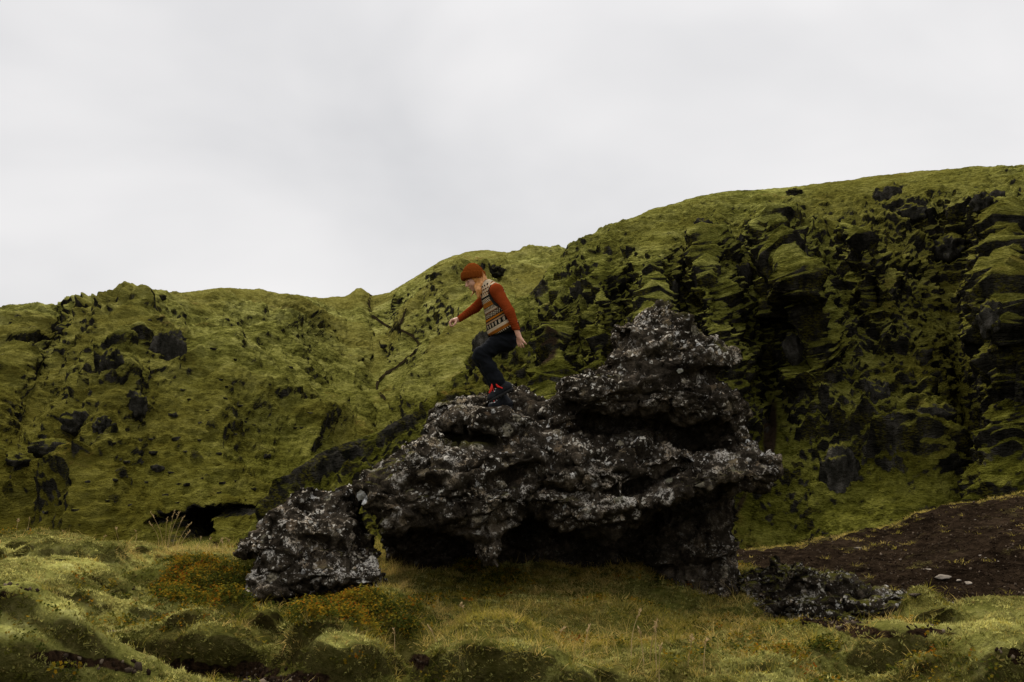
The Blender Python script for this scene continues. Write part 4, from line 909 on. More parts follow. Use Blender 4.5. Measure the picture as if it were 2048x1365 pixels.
# boots
for F, Ax in ((FT_n, A_n), (FT_f, A_f)):
    Lf = F[3]
    V = pvox([fp(F, 0, 0), fp(F, Lf, 0), Ax + np.array([0, 0, .05])], .10, .0058)
    up = (Ax - fp(F, .06, .06)); up = up / np.linalg.norm(up)
    V.cone(fp(F, .045, .05), fp(F, .13, .052), .043, .044, .03); V.cone(fp(F, .12, .050), fp(F, Lf - .050, .038), .045, .037, .03); V.cone(fp(F, Lf - .055, .040), fp(F, Lf - .04, .038), .040, .036, .02)
    V.cone(fp(F, .055, .06), Ax + up * .01, .047, .052, .03)
    V.cut(-F[2], fp(F, 0, .014))
    boot = part('boot', V, M_BOOT, fn=folds(.003, 18, 4))
    V = pvox([fp(F, 0, 0), fp(F, Lf, 0)], .09, .0058)
    V.cone(fp(F, .045, .012), fp(F, Lf - .05, .012), .046, .044, .01); V.cone(fp(F, Lf * .6, .012), fp(F, Lf - .055, .012), .049, .047, .01)
    V.cut(F[2], fp(F, 0, .022), .006); V.cut(-F[2], fp(F, 0, -.012), .006)
    sl, x, y, z = V.sub(V.lo - 1, V.lo + 9)
    a = (x - F[0][0]) * F[1][0] + (y - F[0][1]) * F[1][1] + (z - F[0][2]) * F[1][2]; b = (x - F[0][0]) * F[2][0] + (z - F[0][2]) * F[2][2]
    lug = smax(np.abs(np.mod(a, .03) - .015) - .006, b - .002, .002); V.D = smax(V.D, -lug.astype(np.float32), .003)
    part('sole', V, M_SOLE, boot)
    # laces criss-cross over the tongue, loops at the top; hooks beside them
    lt = []
    for i in range(5):
        a0, b0 = .185 - .022 * i, .090 + .018 * i * (1 if i < 3 else 1.15)
        a1, b1 = a0 - .022, b0 + .018
        w = .024
        lt.append(tube([fp(F, a0, b0 - .014, -w), fp(F, a0 - .004, b0 + .004, -w * .3), fp(F, a1, b1 + .003, w * .5), fp(F, a1, b1 - .012, w)], .0042))
        lt.append(tube([fp(F, a0, b0 - .014, w), fp(F, a0 - .004, b0 + .004, w * .3), fp(F, a1, b1 + .003, -w * .5), fp(F, a1, b1 - .012, -w)], .0042))
        c = fp(F, a0 - .010, b0 - .018, -w - .010)
        V = pvox([c], .02, .004); V.cone(c, c + F[1] * .008, .0055, .0045, .002); part('lace_hook', V, M_METAL, boot)
    if F is FT_n:
        top = Q(988, 769, -.155)
        lt.append(tube([Q(984.5, 766.5, -.13), Q(982.5, 775, -.15), Q(980, 782, -.15), Q(978.2, 786.5, -.145)], .0075)); lt.append(tube([Q(985.5, 766.5, -.13), Q(984.6, 776, -.15), Q(982.5, 782, -.15), Q(978.5, 786.5, -.145)], .006))
        lt.append(tube([Q(990, 766, -.15), Q(994, 770.5, -.165), Q(999, 774.5, -.165), Q(1005, 777, -.16)], .0065)); lt.append(tube([Q(991, 768, -.15), Q(995, 774, -.165), Q(1001, 775.5, -.165)], .005))
    v, f = join(lt); obj('lace', np_mesh('lace', v - PB, f, M_LACE), (0, 0, 0), boot)
# how far the rock top is from the standing boot
for tx in (980, 990, 1000, 1010, 1022):
    q = Q(tx, 820, .06); mm = (np.abs(rv[:, 0] - q[0]) < .03) & (np.abs(rv[:, 1] - q[1]) < .03) & (rv[:, 2] > 1.2)
    print('boot gap', tx, round(float(q[2] - rv[mm][:, 2].max()), 3) if mm.any() else None)
print('person', time.time() - T0)
# ---------------------------------------------------------------- loose stones, crags and boulders
import bmesh
def ico(sub):
    b = bmesh.new(); bmesh.ops.create_icosphere(b, subdivisions=sub, radius=1.0)
    v = np.array([q.co[:] for q in b.verts]); f = np.array([[l.index for l in p.verts] for p in b.faces]); b.free(); return v, f
def stone_mesh(name, mat, seed, sub=3, sc=(1, 0.8, 0.6), crag=False, rough=0.3):
    v, f = ico(sub); off = seed * 7.7
    if crag:                                        # jointed columns with broken steps
        w = v * np.array([1, 1, .35]); d = 0.28 * (ridged(w, 1.7, 3, .55, off) - .8) + .22 * fbm(v, 1.1, 3, .5, off + 4) + .12 * (sstep(perlin(v * [.6, .6, 1.6], 2.0, off), 0, .12) - .5)
    else:
        g = np.random.default_rng(seed); d = 0.0
        for _ in range(9):                          # broken flat faces
            n = g.normal(size=3); n /= np.linalg.norm(n); k = g.uniform(.55, .85); s = v @ n; v = v - n * np.maximum(0, s - k)[:, None] * .9
        d = rough * (.5 * fbm(v, 1.6, 3, .55, off) + .25 * (ridged(v, 3, 2, .5, off) - .8))
    nn = v / np.linalg.norm(v, axis=1)[:, None]; v = (v + nn * d[:, None]) * np.array(sc); v[:, 2] -= v[:, 2].min() * .72
    me = np_mesh(name, v, f, mat); attr(me, 'moss', np.zeros(len(v))); attr(me, 'open', np.ones(len(v))); attr(me, 'crust', np.zeros(len(v))); return me
def mat_crag():
    m = NT('dark_crag'); a = m.noise(0.9, 5, .65, m.scaled((1.5, 1.5, .6))); b = m.noise(3.2, 4, .65)
    col = m.ramp(a, (.33, (.007, .007, .005)), (.52, (.026, .024, .019)), (.74, (.085, .077, .063)))
    g = m.rng(m.math('ADD', m.nz(), m.math('MULTIPLY_ADD', b, .9, -.45)), .50, .78)
    col = m.mix(g, col, m.mix(b, (.040, .038, .006), (.125, .115, .022)))
    return m.done(col, m.bump(m.math('ADD', a, b), .5, .8), 1.0, 0.0)
M_CRAG = mat_crag()
def land(V, px, py):
    """the point of a built land mesh that lies in the direction of the photograph's pixel"""
    a, b = PX(V); d = (a - px) ** 2 + (b - py) ** 2; i = np.unravel_index(np.argmin(d), d.shape); return V[i]
def place(name, me, p, w, tall=1.0, deep=1.0, rz=0.0, sink=0.25):
    o = bpy.data.objects.new(name, me); o.location = (p[0], p[1], p[2] - sink * w * tall); o.scale = (w / 2, w / 2 * deep, w / 2 * tall); o.rotation_euler = (0, 0, rz); return link(o)
BST = [stone_mesh('boulder', M_CRAG, i, 3, (1, .85, .75)) for i in range(5)]
CST = [stone_mesh('crag', M_CRAG, 20 + i, 4, (1, .8, 1.0), True) for i in range(5)]
def sz(p, wpx): return wpx / FPX * np.linalg.norm(p)
# crags on the left hillside
for k, (px, py, w, t, lab) in enumerate([
        (335, 715, 62, 1.45, 'tall dark upright crag standing alone on the upper left hillside'), (228, 745, 58, 1.25, 'jagged dark crag left of the tall upright one on the hillside'),
        (268, 815, 56, 1.0, 'blocky dark crag below the tall upright one on the left hillside'), (165, 845, 76, .62, 'low slanting dark crag with mossy top on the left hillside'), (205, 855, 44, .9, 'small dark crag tucked right of the low slanting crag'),
        (100, 900, 62, .55, 'flat dark crag at the far left foot of the mossy hillside'), (30, 930, 64, .6, 'dark ledge crag low at the left edge of the hillside'), (110, 640, 46, .5, 'small dark crag just under the left skyline'), (145, 662, 52, .5, 'dark broken crag under the left skyline, lower of two'),
        (322, 596, 24, .5, 'little dark crag sitting on the left skyline'), (880, 560, 50, .5, 'grey crag on the slope left above the woman'), (990, 545, 50, .5, 'dark crag near the top of the hill behind the woman'), (965, 700, 40, 1.6, 'dark crag rising behind the woman\'s thigh')]):
    p = land(VL if px != 965 else VR_H, px, py); o = place('crag', CST[k % 5], p, sz(p, w), t, .8, k * 1.3, .42); tag(o, lab, 'crag')
for k, (px, py, w, t, lab) in enumerate([
        (1680, 960, 72, 1.75, 'dark rock tower standing at the head of the grassy fan'), (1480, 500, 56, 1.1, 'dark crag in the upper middle of the craggy hill'), (1405, 470, 46, 1.0, 'dark crag on the shoulder of the craggy hill, above the pinnacle'), (1775, 395, 62, .7, 'wedge shaped dark crag below the right skyline'),
        (1590, 388, 40, .4, 'small dark crag resting on the right skyline'), (1820, 430, 62, .6, 'dark crag with hollow underside right of the wedge shaped one'), (1980, 410, 80, .6, 'broad dark crag near the right edge under the skyline'), (1480, 560, 50, 1.3, 'upright dark crag above and right of the rock pinnacle'),
        (1340, 590, 46, 1.4, 'dark crag directly behind the pinnacle of the outcrop'), (1160, 590, 42, 1.2, 'dark crag at the left shoulder of the craggy hill'), (1900, 500, 90, .6, 'long dark crag band in the upper right gully'), (1870, 835, 70, .7, 'dark crag beside the green gully at the right'), (1760, 790, 60, 1.2, 'dark crag on the spur left of the green gully'), (1600, 700, 56, 1.2, 'dark crag in the middle of the craggy hill'), (1990, 640, 60, 1.1, 'dark crag at the right edge, halfway up')]):
    p = land(VR_H, px, py); o = place('crag', CST[(k + 2) % 5], p, sz(p, w), t, .8, k * 1.7, .45); tag(o, lab, 'crag')
# boulders scattered over the left hillside
BL = [(620, 826, 20), (536, 914, 26), (312, 936, 38), (345, 945, 18), (450, 797, 15), (478, 811, 19), (305, 908, 26), (345, 832, 30), (352, 878, 26), (355, 968, 18), (405, 958, 18), (445, 968, 20), (505, 978, 24), (420, 928, 15), (438, 908, 18), (587, 853, 14), (602, 858, 15), (595, 742, 18), (580, 736, 14), (770, 694, 28), (300, 878, 14), (395, 880, 14), (370, 905, 12), (330, 990, 18), (372, 972, 18), (470, 962, 12), (440, 985, 14), (225, 888, 16), (230, 960, 18), (255, 925, 18), (150, 1020, 22), (90, 1025, 20), (490, 845, 12), (508, 850, 10), (560, 790, 12), (640, 800, 9), (690, 800, 10), (540, 850, 9), (470, 870, 10), (400, 845, 12), (415, 820, 14), (380, 800, 12), (365, 780, 14), (440, 760, 14), (455, 775, 10), (425, 700, 16), (470, 720, 12), (540, 770, 9), (505, 700, 10), (560, 710, 9), (355, 1005, 16), (290, 965, 14), (215, 1000, 12), (260, 1010, 14), (175, 965, 14), (490, 1000, 12), (455, 640, 16), (410, 640, 18), (300, 640, 12)]
for k, (px, py, w) in enumerate(BL):
    p = land(VL, px, py); o = place('boulder', BST[k % 5], p, sz(p, w) * .85, .8, .9, k * 2.1, .25)
    own = {(312, 936): 'largest dark boulder low on the left hillside, up and left of the cave', (345, 832): 'dark boulder just below and right of the blocky crag', (770, 694): 'long flat dark boulder on open moss beside the bend of the trail', (536, 914): 'lone dark boulder low on open moss close to the dark ridge',
           (620, 826): 'lone dark boulder on open moss in the middle of the far hillside', (305, 908): 'dark boulder touching the upper side of the largest low boulder', (352, 878): 'dark boulder between the blocky crag and the largest low boulder', (505, 978): 'dark boulder just above the right end of the cave lintel', (150, 1020): 'dark boulder at the bottom left foot of the hillside', (90, 1025): 'leftmost dark boulder at the foot of the hillside'}.get((px, py))
    if own: tag(o, own, 'boulder', 'dark boulders scattered over the left hillside'); continue
    tag(o, 'dark boulder lying among the moss of the left hillside', 'boulder', 'dark boulders scattered over the left hillside')
# the trail over the left hillside
TR = [(742, 590), (737, 612), (742, 630), (762, 645), (780, 656), (800, 660), (822, 670), (838, 688), (832, 702), (805, 725), (775, 745), (758, 760), (752, 775), (762, 790), (772, 800)]
TR2 = [(812, 616), (808, 632), (800, 648), (797, 658)]
def trail(pts, wpx, mat):
    pts = np.array(pts, float); s = np.concatenate([[0], np.cumsum(np.linalg.norm(np.diff(pts, axis=0), axis=1))]); q = np.arange(0, s[-1], 2.5)
    cx, cy = np.interp(q, s, pts[:, 0]), np.interp(q, s, pts[:, 1]); cx += 2.0 * perlin(np.stack([q, q * 0, q * 0], -1), .05, 3); t = np.stack([np.gradient(cx), np.gradient(cy)], -1); t /= np.linalg.norm(t, axis=1)[:, None]
    rows = []
    w = wpx * (1 + .5 * perlin(np.stack([q, q * 0, q * 0], -1), .09, 8))
    for k in (-1, -.5, 0, .5, 1):
        row = []
        for i in range(len(q)):
            p = land(VL, cx[i] - t[i, 1] * w[i] * k, cy[i] + t[i, 0] * w[i] * k); row.append(p + (np.array([0, 0, CAMZ]) - p) / np.linalg.norm(p) * .55)
        rows.append(row)
    R = np.array(rows)
    for _ in range(2): R[:, 1:-1] = .25 * R[:, :-2] + .5 * R[:, 1:-1] + .25 * R[:, 2:]
    return R.reshape(-1, 3), grid_faces(5, len(q))
M_TRAIL = plain('trail_earth', (.016, .012, .006), 1.0, .5, 1.2, 0.0)
v, f = join([trail(TR, 2.4, M_TRAIL), trail(TR2, 2.2, M_TRAIL)])
tag(obj('trail', np_mesh('trail', v, f, M_TRAIL)), 'worn dark footpath zigzagging down the far hillside from the saddle', 'footpath', kind='structure')

# low broken rocks at the right of the outcrop
VQ = Vox((2.0, 9.0, -.55), (5.1, 11.2, .65), .018)
lobe(VQ, [(1470, 1175), (1500, 1158), (1540, 1148), (1580, 1134), (1622, 1136), (1655, 1150), (1690, 1156), (1720, 1170), (1700, 1230), (1600, 1260), (1500, 1230)], 10.2, .42, .2, .3)
lobe(VQ, [(1690, 1158), (1750, 1176), (1830, 1196), (1915, 1218), (1860, 1246), (1740, 1246), (1680, 1220)], 10.0, .35, .2, .3)
lobe(VQ, [(1830, 1208), (1900, 1212), (1985, 1232), (1960, 1252), (1860, 1250)], 9.7, .3, .1, .4)
lobe(VQ, [(1570, 1205), (1600, 1190), (1650, 1192), (1672, 1225), (1660, 1262), (1600, 1262), (1570, 1240)], 9.65, .3, .15, .2)
lobe(VQ, [(1665, 1215), (1715, 1205), (1785, 1218), (1775, 1262), (1690, 1268)], 9.6, .28, .12, .3)
lobe(VQ, [(1480, 1200), (1540, 1190), (1570, 1215), (1560, 1250), (1500, 1240)], 9.9, .3, .15)
lobe(VQ, [(1585, 1150), (1620, 1140), (1650, 1160), (1640, 1180), (1600, 1185)], 9.8, .25, .1)
VQ.band(.25, lambda p: .05 * fbm(p, 2.4, 3, .55, 54) - .05 * (ridged(strata(p) * [.8, 1, 1.5], 2.6, 2, .5, 29) - .75))
qv, qf = VQ.skin(); qv = rock_detail(qv, qf, .9, 51.0); qn = vert_normals(qv, qf); qx, qy = PX(qv)
M_ROCK3 = mat_rock('mossy_broken_rock', moss_amt=.17, lich=.7)
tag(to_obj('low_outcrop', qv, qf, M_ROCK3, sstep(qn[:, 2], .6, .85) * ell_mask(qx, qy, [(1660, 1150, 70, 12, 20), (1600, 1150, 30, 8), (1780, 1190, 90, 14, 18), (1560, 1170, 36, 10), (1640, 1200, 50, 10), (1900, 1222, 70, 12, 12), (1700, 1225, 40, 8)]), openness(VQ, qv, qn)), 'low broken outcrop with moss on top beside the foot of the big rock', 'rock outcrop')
SST = [stone_mesh('stone', M_ROCK2, 40 + i, 4, (1, .8, .62), rough=.35) for i in range(4)]
def gnd(px, py, Y):
    q = P(px, py, Y); z = float(ground_at(q[0], q[1])); return np.array([q[0], q[1], z])
for k, (px, py, Y, w, t, lab) in enumerate([(1782, 1268, 8.7, .26, .75, 'pale wedge shaped stone lying in the moss in front of the low outcrop'), (1655, 1276, 8.75, .13, .5, 'small pale flat stone half sunk in grass left of the wedge shaped stone'),
        (1700, 1262, 8.95, .22, .6, 'grey stone at the foot of the low outcrop'), (1735, 1262, 8.9, .14, .6, 'small grey stone between the wedge shaped stone and the outcrop'), (1535, 1172, 10.4, .22, .6, 'white crusted stone close to the foot of the big rock'), (1835, 1262, 8.75, .12, .5, 'small dark stone right of the pale wedge shaped stone'),
        (500, 1020, 11.5, .1, .6, None), (250, 1190, 9.2, .20, .5, 'small brown stone in the moss left of the leafy bush'), (145, 1165, 9.6, .16, .5, 'small grey stone in the hollow between the left moss mounds'), (230, 1288, 7.3, .17, .4, 'flat pale stone on bare soil at the lower left'), (330, 1312, 6.8, .15, .4, 'flat pale stone on bare soil right of the other one'), (290, 1350, 6.3, .09, .6, 'white pebble on the bare soil at the bottom left'), (410, 1335, 6.5, .06, .6, 'tiny white pebble on the bare soil right of the white one'), (2030, 1215, 10.0, .14, .7, 'pale stone at the right edge on the dirt slope')]):
    if lab is None: continue
    p = gnd(px, py, Y); tag(place('stone', SST[k % 4], p, w, t, .9, k * 1.1, .05), lab, 'stone')
M_PALE = plain('pale_stone', (.20, .17, .135), 1.0, .5, 9, 0.0, .03)
PST = [stone_mesh('stone', M_PALE, 60 + i, 3, (1, .7, .5), rough=.3) for i in range(3)]
for k, (px, py, w, lab) in enumerate([(1715, 1098, 17, 'flat white stone on the dirt slope, leftmost of the white ones'), (1890, 1090, 9, 'small white stone high on the dirt slope'), (1930, 1107, 7, None), (1962, 1113, 9, None), (1970, 1116, 8, None), (1995, 1124, 7, None), (1858, 1143, 28, 'long pale stone in the middle of the dirt slope'), (1888, 1155, 34, 'flat pale slab with dark end on the dirt slope'), (1918, 1160, 18, None), (1936, 1166, 24, 'elongated pale stone at the lower right of the dirt slope'), (1800, 1120, 7, None), (1760, 1140, 8, None), (1820, 1190, 10, None), (1990, 1180, 8, None), (2020, 1060, 8, None), (1950, 1040, 7, None), (1660, 1110, 8, None), (1600, 1115, 7, None), (1850, 1060, 7, None)]):
    p = land(DV, px, py); o = place('stone', PST[k % 3], p, sz(p, w) * .9, .6, .8, k * .9, .08)
    if lab: tag(o, lab, 'stone')
    else: tag(o, 'small pale stone scattered on the dirt slope', 'stone', 'small pale stones on the dirt slope')
print('stones', time.time() - T0)
# ---------------------------------------------------------------- moss, grass, leaves: uncountable, scattered with geometry nodes
def mat_leaf(name, lo, hi, straw, rough=.7, transl=.4):
    m = NT(name); t = m.attr('tint', typ='INSTANCER'); lv = m.attr('lv'); tip = m.attr('tip')
    c = m.mix(t, lo, hi); c = m.mix(m.math('MULTIPLY', m.attr('dry', typ='INSTANCER'), m.math('ADD', m.math('MULTIPLY', tip, .5), .6), clamp=True), c, straw)
    c = m.mix(lv, m.mix(1.0, c, (.62, .62, .62), 'MULTIPLY'), m.mix(1.0, c, (1.3, 1.25, 1.15), 'MULTIPLY'))
    m.done(c, None, 1.0, 0.0); tr = m.n('ShaderNodeBsdfTranslucent'); mx = m.n('ShaderNodeMixShader'); m.l(c, tr.inputs[0]); mx.inputs[0].default_value = transl
    m.l(m.b.outputs[0], mx.inputs[1]); m.l(tr.outputs[0], mx.inputs[2]); m.l(mx.outputs[0], m.out.inputs[0]); return m.m
M_MOSS = mat_leaf('moss_sprig', (.085, .086, .014), (.64, .61, .21), (.26, .20, .07), .9)
M_GRASS = mat_leaf('grass_blade', (.060, .068, .008), (.33, .285, .032), (.64, .46, .16), .7)
def mat_cover():
    m = NT('cover_leaf'); t = m.attr('tint', typ='INSTANCER'); lv = m.attr('lv')
    x = m.math('ADD', m.math('MULTIPLY', t, .65), m.math('MULTIPLY', lv, .35))
    c = m.ramp(x, (.0, (.018, .028, .006)), (.36, (.055, .062, .010)), (.50, (.15, .125, .014)), (.68, (.26, .155, .012)), (.86, (.25, .078, .008)), (1.0, (.10, .020, .007)))
    m.done(c, None, 1.0, 0.0); tr = m.n('ShaderNodeBsdfTranslucent'); mx = m.n('ShaderNodeMixShader'); m.l(c, tr.inputs[0]); mx.inputs[0].default_value = .35
    m.l(m.b.outputs[0], mx.inputs[1]); m.l(tr.outputs[0], mx.inputs[2]); m.l(mx.outputs[0], m.out.inputs[0]); return m.m
M_COVER = mat_cover()
rg = np.random.default_rng(11)
PROTO = bpy.data.collections.new('plant_parts')          # never linked to the scene: only the sources that the scatter copies
def proto(col, name, v, f, mat, **at):
    me = np_mesh(name, np.array(v), np.array(f), mat, smooth=False)
    for k, a in at.items(): attr(me, k, a)
    o = bpy.data.objects.new(name, me); col.objects.link(o)
def blades(n, hmin, hmax, spread, width, lean, seg=3):
    v, f, tip, lv = [], [], [], []
    for _ in range(n):
        a = rg.uniform(0, 6.28); r = spread * math.sqrt(rg.uniform(0, 1)); h_ = rg.uniform(hmin, hmax); ln = rg.uniform(.15, 1) * lean; d = np.array([math.cos(a), math.sin(a)]) ; b = np.array([r * math.cos(a + rg.normal(0, .5)), r * math.sin(a + rg.normal(0, .5))])
        wdir = np.array([-d[1], d[0]]); l = rg.uniform(0, 1); k = len(v)
        for i in range(seg + 1):
            s = i / seg; c = b + d * ln * h_ * s ** 1.8; z = h_ * (s - .25 * ln * s * s); w = width * (1 - s * .9) * .5
            for q in (-1, 1): v.append((c[0] + wdir[0] * w * q, c[1] + wdir[1] * w * q, z)); tip.append(s); lv.append(l)
        for i in range(seg): f.append((k + 2 * i, k + 2 * i + 1, k + 2 * i + 3, k + 2 * i + 2))
    return v, f, dict(tip=tip, lv=lv)
C_MOSS = bpy.data.collections.new('moss_parts'); C_GRASS = bpy.data.collections.new('grass_parts'); C_COVER = bpy.data.collections.new('cover_parts'); C_LONG = bpy.data.collections.new('long_grass_parts')
for i in range(4):
    v, f, at = blades(14, .006, .015, .016, .0060, 1.2, 1); proto(C_MOSS, 'moss_sprig', v, f, M_MOSS, **at)
for i in range(4):
    v, f, at = blades(12, .014, .048, .032, .0040, 1.8, 3); proto(C_GRASS, 'grass_tuft', v, f, M_GRASS, **at)
for i in range(3):
    v, f, at = blades(9, .08, .19, .035, .0042, 1.5, 4); proto(C_LONG, 'long_grass_tuft', v, f, M_GRASS, **at)
for i in range(4):
    v, f, lv = [], [], []
    for q in range(9):
        a = rg.uniform(0, 6.28); r = rg.uniform(.01, .05); z = rg.uniform(.015, .055); R_ = rg.uniform(.006, .0125); tx, ty = rg.normal(0, .45, 2); c0 = rg.uniform(0, 6.28); k = len(v); l = rg.uniform(0, 1)
        v.append((r * math.cos(a), r * math.sin(a), z)); lv.append(l); n = 10
        for j in range(n):
            rr = R_ * (1.0 if j % 2 == 0 else .62); b = c0 + j * 2 * math.pi / n; x, y = rr * math.cos(b), rr * math.sin(b); v.append((r * math.cos(a) + x, r * math.sin(a) + y, z + tx * x + ty * y + .004)); lv.append(l)
        for j in range(n): f.append((k, k + 1 + j, k + 1 + (j + 1) % n))
    proto(C_COVER, 'cover_sprig', v, f, M_COVER, lv=lv, tip=lv)
def scatter(name, label, cat, col, pts, rot, scale, tint, dry):
    me = bpy.data.meshes.new(name); me.vertices.add(len(pts)); me.vertices.foreach_set('co', np.asarray(pts, np.float32).ravel())
    n = len(pts); attr(me, 'rot', rot, 'FLOAT_VECTOR'); attr(me, 'size', scale); attr(me, 'tint', tint); attr(me, 'dry', dry); attr(me, 'pick', rg.integers(0, 12, n), 'INT')
    o = obj(name, me); g = bpy.data.node_groups.new(name, 'GeometryNodeTree')
    g.interface.new_socket('Geometry', in_out='INPUT', socket_type='NodeSocketGeometry'); g.interface.new_socket('Geometry', in_out='OUTPUT', socket_type='NodeSocketGeometry')
    N = g.nodes.new; gi = N('NodeGroupInput'); go = N('NodeGroupOutput'); ip = N('GeometryNodeInstanceOnPoints'); ci = N('GeometryNodeCollectionInfo')
    ci.inputs['Collection'].default_value = col; ci.inputs['Separate Children'].default_value = True; ci.inputs['Reset Children'].default_value = True
    ip.inputs['Pick Instance'].default_value = True
    def na(nm, t):
        q = N('GeometryNodeInputNamedAttribute'); q.data_type = t; q.inputs['Name'].default_value = nm; return q.outputs['Attribute']
    e = N('FunctionNodeEulerToRotation')
    lk = g.links.new; lk(gi.outputs[0], ip.inputs['Points']); lk(ci.outputs[0], ip.inputs['Instance']); lk(na('pick', 'INT'), ip.inputs['Instance Index'])
    lk(na('rot', 'FLOAT_VECTOR'), e.inputs[0]); lk(e.outputs[0], ip.inputs['Rotation']); lk(na('size', 'FLOAT'), ip.inputs['Scale']); lk(ip.outputs[0], go.inputs[0])
    o.modifiers.new('scatter', 'NODES').node_group = g
    return tag(o, label, cat, kind='stuff')
def gnormal(x, y, e=.03):
    zx = (ground_at(x + e, y) - ground_at(x - e, y)) / (2 * e); zy = (ground_at(x, y + e) - ground_at(x, y - e)) / (2 * e); return zx, zy
def samples(n, y0=4.7, y1=13.0):
    """points strewn evenly over the ground that a step around the camera could see"""
    y = np.sqrt(rg.uniform(y0 ** 2, y1 ** 2, n)); x = rg.uniform(-1, 1, n) * (.56 * y + .4)
    return x, y
def frame(x, y, jit=.35):
    z = ground_at(x, y); zx, zy = gnormal(x, y); n = len(x)
    rot = np.stack([np.arctan(zy) * .7 + rg.normal(0, jit * .5, n), -np.arctan(zx) * .7 + rg.normal(0, jit * .5, n), rg.uniform(0, 6.28, n)], -1)
    sh = ground_at(x, y, GSH); px, py = px_of(x, y - sh, z); return np.stack([x, y - sh, z], -1), rot, px, py, np.hypot(zx, zy)
LEAF = [(410, 1150, 95, 34), (400, 1185, 100, 30), (470, 1190, 60, 24), (740, 1230, 120, 34), (640, 1235, 70, 30), (800, 1262, 70, 24), (930, 1140, 50, 14, 0, .9), (1010, 1160, 60, 16, 0, .6), (1150, 1118, 60, 14, 0, .8), (120, 1225, 70, 22, 0, .35), (280, 1245, 80, 16, 0, .45), (1660, 1300, 60, 16, 0, .55), (130, 1348, 60, 18, 0, .4), (700, 1325, 50, 24, 0, .45), (1560, 1310, 120, 24, 0, .3), (1880, 1350, 60, 14, 0, .3), (880, 1200, 120, 20, 0, .3)]
GREEN_LEAF = [(490, 1180, 50, 34), (800, 1275, 60, 22), (1150, 1118, 70, 16)]
GRASSY = [(1050, 1240, 430, 80), (820, 1165, 110, 34), (1480, 1265, 230, 50, 4), (560, 1255, 150, 24), (1150, 1140, 330, 34), (1000, 1330, 200, 30, 0, .4), (1500, 1335, 260, 30, 0, .7), (350, 1115, 130, 12, 0, .6), (740, 1110, 60, 30), (1600, 1225, 120, 20, 8, .5)]
wob = lambda p, s: 1 + .9 * perlin(p, s, 71)
# moss
x, y = samples(300000); p, rot, px, py, st = frame(x, y)
soil = ell_mask(px, py, SOIL_SHADE) * 1.1 + .55 * fbm(p * [1, 1, 0], 2.2, 4, .6, 44); leaf = ell_mask(px, py, LEAF); gr = ell_mask(px, py, GRASSY); pale = np.clip(ell_mask(px, py, PALE) + .35 * perlin(p, .9, 40), 0, 1)
keep = rg.uniform(0, 1, len(x)) < np.clip(1.15 - 1.9 * sstep(soil, .3, .6) - .75 * leaf - .45 * gr + .3 * pale, 0.03, 1) * np.clip(.55 + .9 * fbm(p, 5, 2, .5, 12), .12, 1) 
tint = np.clip(.24 + .56 * pale + .28 * fbm(p, 1.6, 3, .6, 9) + .22 * fbm(p, 9, 2, .6, 19) + rg.normal(0, .17, len(x)) - .35 * sstep(st, .5, 1.3), 0, 1)
scatter('moss', 'pale woolly moss carpeting the hummocks', 'moss', C_MOSS, p[keep] - [0, 0, .004], rot[keep], rg.uniform(.7, 1.5, keep.sum()) * (1 + 1.0 * rg.uniform(0, 1, keep.sum()) ** 10), tint[keep], (rg.uniform(0, 1, len(x)) ** 6)[keep])
# short grass
x, y = samples(90000); p, rot, px, py, st = frame(x, y, .7)
gr = ell_mask(px, py, GRASSY); soil = ell_mask(px, py, SOIL_SHADE); leaf = ell_mask(px, py, LEAF)
keep = rg.uniform(0, 1, len(x)) < np.clip(gr * (.55 + .9 * fbm(p, 1.8, 3, .55, 22)) + .035, 0, 1) * (1 - .9 * sstep(soil, .35, .6)) * (1 - .5 * leaf)
dry = np.clip(.12 + .55 * sstep(fbm(p, 1.1, 3, .6, 91), .0, .5) + .9 * rg.uniform(0, 1, len(x)) ** 4 + .5 * ell_mask(px, py, [(790, 1150, 50, 34, 40), (1650, 1190, 50, 20), (300, 1110, 200, 12)]), 0, 1)
scatter('grass', 'short green and straw coloured grass growing in front of the big rock', 'grass', C_GRASS, p[keep], rot[keep], rg.uniform(.7, 1.45, keep.sum()), np.clip(.5 + .45 * fbm(p, 1.0, 3, .6, 12) + rg.normal(0, .2, len(x)), 0, 1)[keep], dry[keep])
# longer tufts
x, y = samples(16000); p, rot, px, py, st = frame(x, y, .6)
lg = ell_mask(px, py, [(790, 1140, 46, 30, 50), (1100, 1110, 300, 22, 0, .5), (1420, 1180, 130, 26, 20, .6), (740, 1085, 40, 30), (900, 1280, 60, 30, 0, .5), (1200, 1280, 380, 60, 0, .22), (350, 1108, 120, 9, 0, .8), (560, 1250, 120, 18, 0, .5), (1650, 1180, 60, 20, 0, .5), (1220, 1340, 120, 24, 0, .5), (1850, 1215, 90, 14, 0, .3)])
keep = rg.uniform(0, 1, len(x)) < lg * .8
dry = np.clip(rg.uniform(0, 1, len(x)) ** 1.6 + .4 * ell_mask(px, py, [(790, 1150, 50, 34, 40), (350, 1108, 200, 12)]) - .5 * ell_mask(px, py, [(1150, 1110, 300, 26), (740, 1085, 40, 30)]), 0, 1)
scatter('long_grass', 'longer grass tufts at the foot of the big rock', 'grass', C_LONG, p[keep], rot[keep], rg.uniform(.6, 1.15, keep.sum()), np.clip(rg.normal(.4, .25, keep.sum()), 0, 1), dry[keep])
